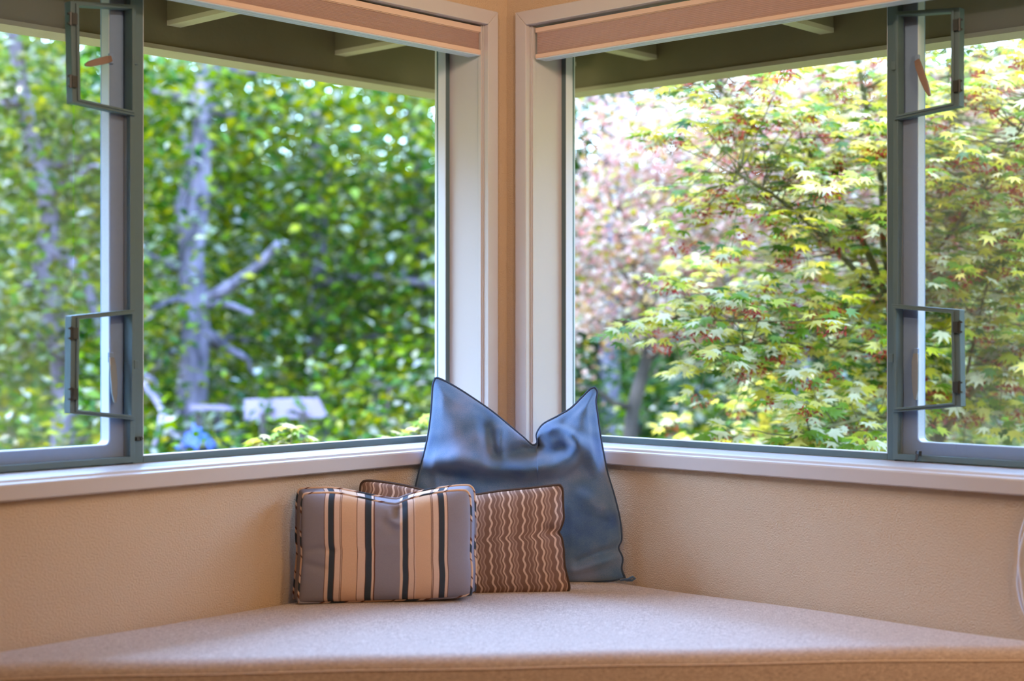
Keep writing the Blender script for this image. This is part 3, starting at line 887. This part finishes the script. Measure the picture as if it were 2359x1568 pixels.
# ------------------------------------------------------------------ garden
LEAF = (np.array([(0, 0, 0), (.30, .42, .07), (0, 1, -.12), (-.30, .42, .07), (0, .48, 0)], float), [(0, 1, 2, 4), (0, 4, 2, 3)])
def maple_template():
    tips = [(-128, .42), (-82, .68), (-40, .90), (0, 1.0), (40, .90), (82, .68), (128, .42)]
    vs = [(0, 0, 0)]
    ang = [t[0] for t in tips]
    ring = [(-165, .16)]
    for i, (a, r) in enumerate(tips):
        ring.append((a, r))
        if i < len(tips) - 1: ring.append(((a + tips[i + 1][0]) / 2, .40 if 0 < i < 5 else .30))
    ring.append((165, .16))
    for a, r in ring:
        x, y = r * math.sin(math.radians(a)), r * math.cos(math.radians(a))
        vs.append((x, y, -.22 * r * r + (.05 if r < .45 else 0)))
    n = len(ring)
    return np.array(vs, float), [(0, i, i + 1) for i in range(1, n)] + [(0, n, 1)]
MAPLE = maple_template()
def petal_template():
    vs = [(0, 0, 0)]; fs = []
    for k in range(5):
        a = 2 * math.pi * k / 5
        for da, r, z in ((-.5, .62, .16), (0, 1.0, .30), (.5, .62, .16)):
            vs.append((r * math.cos(a + da), r * math.sin(a + da), z))
        i = 1 + 3 * k
        fs.append((0, i, i + 1, i + 2))
    return np.array(vs, float), fs
PETAL = petal_template()
SEED = (np.array([(0, 0, 0), (.5, .2, .1), (1, .05, -.25), (.5, -.12, 0), (-.5, .2, .1), (-1, .05, -.25), (-.5, -.12, 0)], float), [(0, 1, 2, 3), (0, 6, 5, 4)])

def frames(n, up_bias, dirs=None, toward=0.0):
    """random rotation matrices: leaf length axis Y, normal Z biased upward"""
    nrm = rng.normal(size=(n, 3)); nrm /= np.linalg.norm(nrm, axis=1)[:, None]
    nrm[:, 2] = np.abs(nrm[:, 2])
    nrm = nrm * (1 - up_bias) + (np.array([0, 0, 1.0]) - np.array(FWD) * toward) * up_bias
    nrm /= np.linalg.norm(nrm, axis=1)[:, None]
    d = rng.normal(size=(n, 3)) if dirs is None else dirs
    d = d - nrm * np.sum(d * nrm, 1)[:, None]
    d /= np.linalg.norm(d, axis=1)[:, None] + 1e-9
    x = np.cross(d, nrm)
    return np.stack([x, d, nrm], 2)      # columns

def scatter_mesh(name, tmpl, cen, R, size, colr):
    tv, tf = tmpl
    n, k = len(cen), len(tv)
    verts = (np.einsum('nij,kj->nki', R, tv) * size[:, None, None] + cen[:, None]).reshape(-1, 3)
    fl = [len(f) for f in tf]; flat = np.concatenate([np.array(f) for f in tf])
    loops = (flat[None] + (np.arange(n) * k)[:, None]).ravel()
    totals = np.tile(fl, n); starts = np.concatenate([[0], np.cumsum(totals)[:-1]])
    me = bpy.data.meshes.new(name)
    me.vertices.add(n * k); me.vertices.foreach_set('co', verts.ravel())
    me.loops.add(len(loops)); me.loops.foreach_set('vertex_index', loops.astype(np.int32))
    me.polygons.add(len(totals)); me.polygons.foreach_set('loop_start', starts.astype(np.int32)); me.polygons.foreach_set('loop_total', totals.astype(np.int32))
    at = me.attributes.new('tint', 'FLOAT_COLOR', 'POINT')
    c = np.repeat(np.concatenate([colr, np.ones((n, 1))], 1), k, axis=0)
    at.data.foreach_set('color', c.astype(np.float32).ravel())
    me.update(calc_edges=True); me.validate()
    return me

ALB = 0.42
def pick(pal, n, jit=.18):
    w = np.array([p[1] for p in pal], float); w /= w.sum()
    c = np.array([srgb(*p[0])[:3] for p in pal])[rng.choice(len(pal), n, p=w)]
    return np.clip(ALB * (1.3 if pal is PAL_MP else 1.0 if pal is PAL_BL else 1.0) * c * (1 + jit * rng.normal(size=(n, 1))), 0.003, .95)

PAL_G = [((60, 116, 22), 3), ((104, 150, 20), 4), ((36, 86, 30), 2.6), ((164, 190, 28), 3.2), ((226, 216, 36), 1.8), ((40, 104, 62), 1.0), ((255, 250, 244), 1.3)]  # near-white entry paints bright glints into some leaves
PAL_DK = [((44, 88, 30), 4), ((70, 112, 36), 3), ((104, 136, 44), 2), ((48, 88, 58), 1.5)]
PAL_MP = [((200, 206, 44), 3), ((244, 228, 70), 4), ((255, 238, 120), 3), ((128, 168, 26), 2.8), ((255, 246, 190), 3.4), ((80, 126, 26), 1.8)]  # pale cream entries paint sun-bleached highlights on the leaf tops
PAL_BL = [((255, 222, 200), 3), ((250, 194, 176), 3), ((232, 160, 148), 2.4), ((255, 244, 228), 2.4), ((240, 196, 120), 1.6)]
PAL_BLL = [((232, 216, 70), 3), ((188, 200, 56), 3), ((214, 156, 80), 1), ((120, 156, 44), 1.5)]
PAL_SEED = [((226, 92, 66), 3), ((200, 66, 56), 2), ((240, 130, 96), 2)]

def jitter_path(a, c, n, amp):
    a, c = np.array(a), np.array(c); t = np.linspace(0, 1, n)[:, None]
    p = a + (c - a) * t
    w = rng.normal(size=(n, 3)) * amp; w[0] = 0; w[-1] = 0
    w = np.cumsum(w, 0); w -= w[0] + (w[-1] - w[0]) * t
    return p + w

GROUND_Z = -0.55
def tree(name, label, base, height, trunk_r, crowns, nleaf, leaf_size, pal, bark_m, leaf_m='leaf', trunk_paths=None, group=None, up=.45, nbranch=8, clump=.20, cat='tree', per=22):
    """crowns: list of (centre, radii) ellipsoids in world space"""
    base = np.array(base)
    root = tag(empty(name, tuple(base)), label, cat, group)
    b = MB()
    paths = trunk_paths
    if paths is None:
        paths = [([(0, 0, 0), (.06 * height * rng.normal() * .3, .06 * rng.normal(), height * .45), (.15 * rng.normal(), .15 * rng.normal(), height * .92)], trunk_r)]
    ends = []
    for q_, (pts, r) in enumerate(paths):
        pts = smooth3(pts, 18)
        rad = np.linspace(r, r * .45, len(pts))
        MB().tube(pts, list(rad), 9).build('branch' if q_ else 'trunk', M[bark_m], root, smooth=True)
        ends += [np.array(p) for p in pts[5:]]
    cents = []; vol = np.array([np.prod(r) for _, r in crowns]); vol = vol / vol.sum()
    for (c, r), w in zip(crowns, vol):
        c = np.array(c) - base; r = np.array(r)
        m = max(6, int(nleaf / per * w))
        d = rng.normal(size=(m, 3)); d /= np.linalg.norm(d, axis=1)[:, None]
        cl = c + d * (rng.random((m, 1)) ** .45) * r
        cents.append(cl)
        nb_ = max(2, int(nbranch * w * 1.2))
        for e in cl[rng.choice(m, min(m, nb_), replace=False)]:
            s = min(ends, key=lambda p: np.linalg.norm(p - e) + .6 * max(0, p[2] - e[2])) if ends else np.zeros(3)
            L = np.linalg.norm(e - s)
            pth = jitter_path(s, e, 9, .035 * L)
            MB().tube([tuple(p) for p in pth], list(np.linspace(max(.008, trunk_r * .38), .004, 9)), 6).build('branch', M[bark_m], root, smooth=True)
    cents = np.concatenate(cents)
    idx = rng.integers(0, len(cents), nleaf)
    cen = cents[idx] + rng.normal(size=(nleaf, 3)) * np.array([clump, clump, clump * .75])
    shade_ = pick(pal, len(cents), .1)
    colr = .62 * pick(pal, nleaf) + .38 * shade_[idx]
    me = scatter_mesh('foliage', LEAF, cen, frames(nleaf, up), leaf_size * (.65 + .7 * rng.random(nleaf)), colr)
    f = link('foliage', me, M[leaf_m], root); f['kind'] = 'stuff'
    return root, cents

def P3(px, py, d): return np.array(V(px, py, d))
def GP(px, d, z=GROUND_Z):
    v = V(px, 762, d); return (v.x, v.y, z)
def rel(base, pts): return [tuple(np.array(p) - np.array(base)) for p in pts]

# ground with a wooded bank rising behind; unseen side slopes added to block low sky
gv = []; gf = []; nu, nvv = 60, 50
for i in range(nu):
    for j in range(nvv):
        d = -2 + 42 * (j / (nvv - 1)); x = -26 + 52 * i / (nu - 1)
        p = CAM + FWD * d + RGT * x
        z = GROUND_Z + min(9, max(0, d - 11) * .20 + .6 * max(0, abs(x) - 6.5)) + .12 * math.sin(x * .9) * math.sin(d * .7)
        if p.x > -.4 and p.y > -.4: z = min(z, -.3)
        gv.append((p.x, p.y, z))
for i in range(nu - 1):
    for j in range(nvv - 1):
        a = i * nvv + j; gf.append((a, a + nvv, a + nvv + 1, a + 1))
tag(MB().add(gv, gf).build('ground', M['ground'], smooth=True), 'leaf-littered garden ground rising to a wooded bank, with unseen side slopes added to block low sky', kind='structure')

# --- left: leafy trees
bA = GP(455, 10.0)
tree('leafy_tree', 'green tree with a thick forked lavender-grey trunk, centre of the left window', bA, 5.2, .115,
     [(P3(400, 250, 10.5), (1.1, 1.1, .75)), (P3(570, 520, 10.7), (.9, .9, .7)), (P3(380, 650, 10.4), (.9, .9, .8)), (P3(620, 820, 10.7), (.8, .8, .55)), (P3(480, 160, 10.5), (1.2, 1.1, .4))],
     7000, .085, PAL_G, 'bark_grey',
     trunk_paths=[(rel(bA, [bA, P3(440, 1000, 10), P3(452, 760, 10), P3(440, 600, 10), P3(455, 480, 10), P3(462, 390, 10.05), P3(470, 200, 10.2), P3(480, 20, 10.3)]), .115),
                  (rel(bA, [P3(452, 700, 10), P3(510, 670, 9.9), P3(590, 615, 9.8), P3(640, 560, 9.7)]), .05),
                  (rel(bA, [P3(442, 560, 10), P3(415, 470, 9.95), P3(440, 400, 9.9), P3(420, 300, 9.8)]), .05),
                  (rel(bA, [P3(450, 690, 9.95), P3(400, 690, 9.9), P3(350, 712, 9.8)]), .03),
                  (rel(bA, [P3(455, 705, 9.95), P3(520, 700, 9.8), P3(580, 722, 9.7)]), .03)], group='trees outside the left window', nbranch=10)
bB = GP(728, 11.5)
tree('leafy_tree', 'green tree with a slim straight grey trunk, right of the forked tree', bB, 5.2, .085,
     [(P3(720, 250, 11.6), (1.2, 1.2, .8)), (P3(860, 450, 11.2), (1.1, 1.1, .8)), (P3(900, 760, 11.0), (1.0, 1.0, .7)), (P3(700, 640, 12), (1.0, 1.0, .8))],
     7500, .085, PAL_G, 'bark_grey',
     trunk_paths=[(rel(bB, [bB, P3(735, 900, 11.5), P3(732, 720, 11.5), P3(736, 520, 11.5), P3(728, 300, 11.6), P3(740, 60, 11.7)]), .09),
                  (rel(bB, [P3(735, 650, 11.5), P3(860, 640, 11.2), P3(1010, 655, 10.9)]), .05)], group='trees outside the left window', nbranch=9)
bC = GP(120, 9.2)
tree('leafy_tree', 'green tree with grey branching trunk behind the left casement screen', bC, 4.8, .09,
     [(P3(60, 150, 9.2), (1.1, 1.0, .7)), (P3(190, 380, 9.4), (.8, .8, .7)), (P3(20, 620, 9.0), (.9, .9, .7)), (P3(180, 850, 9.2), (.8, .8, .5))],
     6000, .08, PAL_G, 'bark_grey',
     trunk_paths=[(rel(bC, [bC, P3(150, 900, 9.2), P3(100, 620, 9.2), P3(115, 500, 9.2), P3(60, 260, 9.1), P3(30, 60, 9.0)]), .085),
                  (rel(bC, [P3(110, 560, 9.2), P3(190, 640, 9.2), P3(240, 790, 9.1)]), .05)], group='trees outside the left window', nbranch=8)
bD = GP(960, 12.6)
tree('leafy_tree', 'dense green tree beside the corner post in the left window', bD, 5.0, .09,
     [(P3(960, 260, 12.6), (1.1, 1.1, .9)), (P3(1020, 560, 12.2), (1.1, 1.1, .9)), (P3(930, 860, 12.0), (1.2, 1.2, .7))],
     6500, .09, PAL_G, 'bark_grey', group='trees outside the left window', nbranch=8)
bE = GP(300, 13.0)
tree('leafy_tree', 'tall green tree far behind the forked grey trunk', bE, 5.6, .10,
     [(P3(300, 230, 13), (1.4, 1.4, 1.0)), (P3(240, 560, 13), (1.4, 1.4, .9)), (P3(560, 380, 13.4), (1.2, 1.2, 1.0)), (P3(330, 860, 12.6), (1.4, 1.2, .6))],
     8000, .095, PAL_G, 'bark_grey', group='trees outside the left window', nbranch=8)
# pale dead branch low at the left
dead = MB()
dead.tube(smooth3([tuple(P3(326, 880, 8.4)), tuple(P3(362, 925, 8.4)), tuple(P3(392, 985, 8.3)), tuple(P3(425, 1045, 8.2)), tuple(P3(440, 1150, 8.2)), tuple(P3(446, 1330, 8.2))], 24), [.018] * 24, 8)
dead.tube(smooth3([tuple(P3(372, 945, 8.4)), tuple(P3(366, 990, 8.3)), tuple(P3(352, 1050, 8.2)), tuple(P3(350, 1180, 8.2))], 14), [.013] * 14, 8)
tag(dead.build('fallen_branch', M['bark_grey'], smooth=True), 'pale bare forked branch low in the left window beside the mullion', 'branch')
# weathered planks
def plank(name, label, a, c, w, th):
    a, c = Vector(a), Vector(c); d = (c - a); L = d.length; d.normalize()
    s = Vector((0, 0, 1)); n_ = d.cross(s).normalized(); s = n_.cross(d)
    b = MB(); k = 10; vs = []
    for i in range(k + 1):
        t = L * i / k; e = w / 2 * (1 + .03 * math.sin(i * 2.1))
        rag = (.03 * math.sin(5 * 1) if i == k else 0)
        for sg, nn in ((-1, 0), (1, 0), (1, 1), (-1, 1)):
            vs.append(tuple(a + d * (t + (rag * sg if i == k else 0)) + s * (sg * e) + n_ * (th * nn)))
    fs = []
    for i in range(k):
        for j in range(4):
            q = i * 4 + j; r = i * 4 + (j + 1) % 4; fs.append((q, r, r + 4, q + 4))
    fs += [(3, 2, 1, 0), tuple(range(k * 4, k * 4 + 4))]
    b.add(vs, fs)
    root = tag(empty(name, (a.x, a.y, GROUND_Z)), label, 'plank')
    b.v = [tuple(Vector(v) - Vector((a.x, a.y, GROUND_Z))) for v in b.v]
    b.build('board', M['plank'], root)
    for f_ in (.25, .75):
        p = d * (f_ * L) + n_ * (th + .03)
        MB().tube([p, p + Vector((0, 0, a.z - GROUND_Z - .02))], .022, 6).build('post', M['bark_dark'], root)
    return root
plank('wooden_plank', 'wide weathered lavender-grey plank between the trees, low in the left window', P3(566, 942, 8.9), P3(745, 938, 8.9), .115, .035)
plank('wooden_plank', 'thin weathered plank edge left of the wide lavender plank', P3(440, 937, 9.1), P3(529, 938, 9.1), .028, .035)
# crumpled blue cloth
cl = []; cf = []; k = 14
cb = P3(450, 1030, 8.3)
for i in range(k):
    for j in range(k):
        x = (i / (k - 1) - .5); y = (j / (k - 1) - .5)
        h = .10 * math.exp(-8 * (x * x + y * y)) + .03 * math.sin(i * 1.7) * math.sin(j * 1.3 + i * .6) + .01 * rng.normal()
        q = cb + np.array(RGT) * x * .20 + np.array(FWD) * y * .22
        cl.append((q[0], q[1], q[2] + h))
for i in range(k - 1):
    for j in range(k - 1):
        a = i * k + j; cf.append((a, a + k, a + k + 1, a + 1))
croot = tag(empty('blue_cloth', (cb[0], cb[1], GROUND_Z)), 'small crumpled blue cloth low in the left window', 'cloth')
o0 = np.array([cb[0], cb[1], GROUND_Z])
MB().add([tuple(np.array(p) - o0) for p in cl], cf).build('cloth', M['tarp'], croot, smooth=True)
MB().tube([(0, 0, 0), (0, 0, cb[2] - GROUND_Z + .05)], .015, 6).build('stake', M['bark_dark'], croot)

# --- understorey shrubs and a far belt of trees
def shrub(label, px, d, rad, h, nleaf, pal, size, grp, mat='leaf'):
    bs = GP(px, d, GROUND_Z + max(0, d - 11) * .2)
    c = (bs[0], bs[1], bs[2] + h * .55)
    tree('shrub', label, bs, h, .03, [(c, (rad, rad, h * .5))], nleaf, size, pal, 'bark_dark', mat, group=grp, nbranch=6, clump=.12, cat='shrub',
         trunk_paths=[([(0, 0, 0), (.1, 0, h * .4), (.05, .05, h * .8)], .03)])
for (lb, px, d, rad, h, nl, pal) in (
        ('low green shrub beneath the left casement screen', 100, 7.6, .9, 1.35, 3000, PAL_G),
        ('low green shrub at the foot of the forked grey trunk', 420, 9.2, .9, 1.25, 3000, PAL_G),
        ('low green shrub below the wide lavender plank', 660, 8.2, .8, 1.05, 3000, PAL_G),
        ('low green shrub beside the blue pillow, through the left window', 900, 9.4, 1.0, 1.65, 3600, PAL_G),
        ('dark green shrub low behind the blossom branches', 1480, 9.6, 1.1, 1.7, 3600, PAL_DK),
        ('olive green shrub low in the middle of the right window', 1760, 8.6, 1.0, 1.5, 3600, PAL_G),
        ('green shrub low behind the right casement screen', 2180, 8.2, 1.0, 1.6, 3200, PAL_G)):
    shrub(lb, px, d, rad, h, nl, pal, .07, 'low shrubs in the garden')
k = 0
names = ['leftmost', 'second', 'third', 'fourth', 'fifth', 'sixth', 'rightmost']
for px in (-250, 180, 560, 960, 1400, 1850, 2400):
    d = 16.5 + 1.2 * math.sin(px)
    bs = GP(px, d, GROUND_Z + (d - 11) * .2)
    tree('background_tree', '%s of the dark green trees in the distant row' % names[k] if k in (0, 6) else '%s dark green tree from the left in the distant row' % names[k], bs, 5.4, .13,
         [(P3(px, 260 if k < 4 else 230, d), (2.2, 2.2, 1.25 if k < 4 else 1.4)), (P3(px + 60, 620, d - .5), (2.3, 2.0, 1.5)), (P3(px - 40, 930, d - 1.2), (2.3, 1.6, .9))], 6500, .15, PAL_DK if k > 3 else PAL_G, 'bark_grey',
         group='distant row of trees', nbranch=12, clump=.3)
    k += 1

for lb, px, d, cr_ in (('grey-green tree beyond the pink blossoms, under the eave corner', 1420, 12.2, [((1400, 230), (1.3, 1.3, .75)), ((1560, 480), (1.2, 1.2, .8))]),
                       ('grey-green tree beyond the top of the maple', 1850, 12.6, [((1780, 190), (1.5, 1.3, .8)), ((2120, 260), (1.4, 1.3, .9)), ((1950, 560), (1.4, 1.2, .8))])):
    bs = GP(px, d)
    tree('leafy_tree', lb, bs, 4.2, .10, [(P3(a, c, d), rr) for (a, c), rr in cr_], 4200, .085, PAL_DK, 'bark_grey', group='trees beyond the right window', nbranch=10)

# --- right: blossom tree
bP = GP(1440, 8.2)
root, cents = tree('blossom_tree', 'pale pink blossoming tree filling the left of the right window', bP, 3.6, .05,
     [(P3(1420, 420, 8.0), (.75, .75, .45)), (P3(1380, 640, 8.0), (.6, .6, .45)), (P3(1600, 420, 8.3), (.8, .7, .5)), (P3(1560, 640, 8.2), (.6, .6, .4)), (P3(1800, 520, 8.6), (.9, .8, .7)),
      (P3(1340, 850, 7.9), (.22, .35, .4)), (P3(1760, 250, 8.8), (.8, .8, .5)), (P3(1980, 380, 9.0), (1.0, .8, .7)), (P3(2230, 330, 9.0), (.7, .7, .6))],
     2600, .055, PAL_BLL, 'bark_dark', 'maple', group=None, nbranch=20, clump=.10, per=5,
     trunk_paths=[(rel(bP, [bP, P3(1450, 1000, 8.2), P3(1500, 760, 8.2), P3(1440, 560, 8.1), P3(1400, 380, 8.1)]), .045),
                  (rel(bP, [P3(1490, 800, 8.2), P3(1580, 600, 8.3), P3(1640, 380, 8.4), P3(1660, 200, 8.5)]), .03),
                  (rel(bP, [P3(1500, 820, 8.2), P3(1700, 640, 8.5), P3(1900, 420, 8.9)]), .03)])
nb = 24000
idx = rng.integers(0, len(cents), nb)
cen = cents[idx] + rng.normal(size=(nb, 3)) * np.array([.085, .085, .07])
me = scatter_mesh('blossoms', PETAL, cen, frames(nb, .25), .0185 * (.8 + .5 * rng.random(nb)), pick(PAL_BL, nb, .06))
f = link('blossoms', me, M['petal'], root); f['kind'] = 'stuff'

# --- right: maple close to the window
rng = np.random.default_rng(21)
bM = GP(2160, 5.6)
mroot = tag(empty('maple_tree', bM), 'yellow-green maple with slender olive stems close outside the right window', 'tree')
stems = [([bM, P3(2150, 1010, 5.6), P3(2105, 850, 5.6), P3(2040, 680, 5.6), P3(1980, 540, 5.55), P3(1915, 425, 5.5), P3(1850, 330, 5.45)], .021),
         ([P3(2070, 740, 5.6), P3(2035, 560, 5.6), P3(2030, 420, 5.6), P3(2000, 270, 5.6), P3(1972, 110, 5.6), P3(1960, -60, 5.6)], .015),
         ([P3(2160, 1020, 5.6), P3(2210, 940, 5.5), P3(2275, 860, 5.4), P3(2340, 800, 5.3), P3(2440, 700, 5.2)], .017),
         ([P3(2120, 880, 5.6), P3(2140, 600, 5.7), P3(2165, 450, 5.75), P3(2190, 250, 5.8), P3(2170, 40, 5.8)], .010),
         ([P3(2040, 700, 5.6), P3(1940, 590, 5.4), P3(1890, 540, 5.3), P3(1790, 455, 5.2), P3(1700, 400, 5.1)], .011),
         ([P3(2040, 690, 5.6), P3(1900, 740, 5.4), P3(1740, 742, 5.2), P3(1560, 730, 5.1)], .007),
         ([P3(1920, 430, 5.5), P3(1780, 330, 5.5), P3(1690, 240, 5.5), P3(1640, 180, 5.5)], .008),
         ([P3(2110, 860, 5.6), P3(1990, 810, 5.4), P3(1800, 790, 5.1), P3(1640, 800, 5.0)], .007),
         ([P3(2160, 1000, 5.6), P3(2040, 960, 5.2), P3(1900, 985, 4.9), P3(1830, 1010, 4.8)], .008),
         ([P3(2140, 600, 5.7), P3(2240, 470, 5.4), P3(2330, 330, 5.2), P3(2400, 230, 5.1)], .008),
         ([P3(2210, 940, 5.5), P3(2280, 640, 5.3), P3(2360, 520, 5.2)], .007)]
b = MB(); nodes = []
for pts, r in stems:
    q = smooth3(rel(bM, pts), 26); MB().tube(q, list(np.linspace(r, r * .45, 26)), 8).build('stem', M['bark_green'], mroot, smooth=True)
    nodes += [np.array(x) for x in q[6:]]
# leaf sprays: flat fans of leaves at twig ends
sprays = []
for e in nodes:
    for _ in range(2 if rng.random() < .6 else 1):
        sprays.append((e, e + np.array([rng.normal() * .17, rng.normal() * .17, rng.normal() * .09 + .02])))
def spray_at(px, py, d):
    e = P3(px, py, d) - np.array(bM); s = min(nodes, key=lambda q: np.linalg.norm(q - e)); sprays.append((s, e))
for px, py, d in ((1690, 255, 5.2), (1730, 260, 5.15), (1650, 262, 5.25), (1800, 280, 5.2), (1840, 262, 5.25), (1520, 310, 5.2), (1560, 305, 5.2), (1430, 765, 5.0), (1480, 745, 5.0), (1530, 735, 5.05),
                  (1650, 680, 5.0), (1690, 675, 5.0), (1730, 690, 5.05), (1600, 735, 5.0), (1740, 825, 4.95), (1790, 800, 4.95), (1700, 840, 5.0), (1590, 845, 5.05), (1560, 480, 5.2), (1620, 470, 5.2),
                  (1760, 480, 5.1), (1680, 450, 5.2), (1850, 380, 5.2), (1900, 300, 5.3), (1830, 1010, 4.8), (1880, 1000, 4.8), (1940, 1020, 4.75), (2000, 990, 4.8), (2020, 1030, 4.75), (1860, 980, 4.85),
                  (2260, 190, 5.0), (2310, 180, 5.0), (2345, 410, 5.0), (2280, 230, 5.1), (2340, 560, 5.1), (2270, 620, 5.2), (2200, 640, 5.2), (2150, 780, 5.2), (2160, 880, 5.2)):
    spray_at(px, py, d)
for _ in range(520):
    px = 1480 + 950 * rng.random() ** .6; py = 90 + 960 * rng.random(); d = 5.0 + 1.4 * rng.random()
    spray_at(px, py, d)
tw = MB(); LC = []; LD = []; LS = []; SC_ = []; SU = []
for s, e in sprays:
    pth = jitter_path(s, e, 6, .012); tw.tube([tuple(p) for p in pth], list(np.linspace(.0028, .0012, 6)), 5)
    out = e - s; out[2] = 0; a0 = math.atan2(out[1], out[0]); k = rng.integers(8, 14)
    for i in range(k):
        a = a0 + (i / (k - 1) - .5) * 4.4 + .2 * rng.normal()
        rr = .012 + .07 * rng.random()
        LC.append(e + np.array([math.cos(a) * rr, math.sin(a) * rr, rng.normal() * .014 - rr * .15]))
        LD.append((math.cos(a), math.sin(a), -.18 + .12 * rng.normal())); LS.append(.031 + .024 * rng.random())
    if rng.random() < .5:
        for i in range(16):
            SC_.append(e + np.array([rng.normal() * .024, rng.normal() * .024, -.036 + rng.normal() * .010]))
tw.build('twigs', M['bark_green'], mroot, smooth=True)['kind'] = 'stuff'
LC = np.array(LC); LD = np.array(LD); LS = np.array(LS)
nL = len(LC); Rm = frames(nL, .72, LD, .38); colm = pick(PAL_MP, nL, .12)
# the nearest 300 leaves stand singly, the rest is one mass
dist = (LC + np.array(bM) - np.array(CAM)) @ np.array(FWD)
xs = ((LC + np.array(bM) - np.array(CAM)) @ np.array(RGT)) / dist
order = np.argsort(np.where((xs > .05) & (xs < .33), dist, 99))
near, rest = order[:300], order[300:]
me = scatter_mesh('foliage', MAPLE, LC[rest], Rm[rest], LS[rest], colm[rest])
f = link('foliage', me, M['maple'], mroot); f['kind'] = 'stuff'
lm = []
for i in range(8):
    lm.append(scatter_mesh('leaf', MAPLE, np.zeros((1, 3)), np.eye(3)[None], np.ones(1), pick(PAL_MP, 1, .05)))
    lm[-1].materials.append(M['maple'])
for q, i in enumerate(near):
    o = bpy.data.objects.new('leaf', lm[q % 8]); COL.objects.link(o); o.parent = mroot
    mt = Matrix([[Rm[i][r][c] * LS[i] for c in range(3)] + [LC[i][r]] for r in range(3)] + [[0, 0, 0, 1]])
    o.matrix_local = mt
SC_ = np.array(SC_); nS = len(SC_)
me = scatter_mesh('seed_clusters', SEED, SC_, frames(nS, .1), .019 * (.8 + .5 * rng.random(nS)), pick(PAL_SEED, nS, .1))
f = link('seed_clusters', me, M['petal'], mroot); f['kind'] = 'stuff'; f['label'] = 'red-brown winged seed clusters under the maple leaves'

# maple sprig poking up at the foot of the left window
bS = P3(640, 1180, 5.4)
sroot = tag(empty('maple_sprig', (bS[0], bS[1], GROUND_Z)), 'cream and yellow maple sprig at the bottom of the left window', 'sprig')
bS0 = np.array([bS[0], bS[1], GROUND_Z])
b = MB(); LC = []; LD = []
for px, py in ((600, 1012), (640, 1000), (672, 990), (700, 1008), (655, 1020), (625, 1022), (715, 1022), (930, 1000), (960, 985), (975, 970), (900, 1010)):
    e = P3(px, py, 5.3) - bS0
    q = smooth3([(0, 0, 0), tuple(e * .6 + np.array([0, 0, .1])), tuple(e)], 10); MB().tube(q, list(np.linspace(.007, .002, 10)), 6).build('stem', M['bark_green'], sroot, smooth=True)
    for i in range(5):
        a = rng.random() * 6.28; rr = .03 * rng.random()
        LC.append(e + np.array([math.cos(a) * rr, math.sin(a) * rr, .01 * rng.normal()])); LD.append((math.cos(a), math.sin(a), .1 * rng.normal()))
LC = np.array(LC); LD = np.array(LD); n_ = len(LC)
Rs = frames(n_, .6, LD)
for i in range(n_):
    o = bpy.data.objects.new('leaf', lm[i % 8]); COL.objects.link(o); o.parent = sroot
    s = .035 + .02 * rng.random()
    o.matrix_local = Matrix([[Rs[i][r][c] * s for c in range(3)] + [LC[i][r]] for r in range(3)] + [[0, 0, 0, 1]])
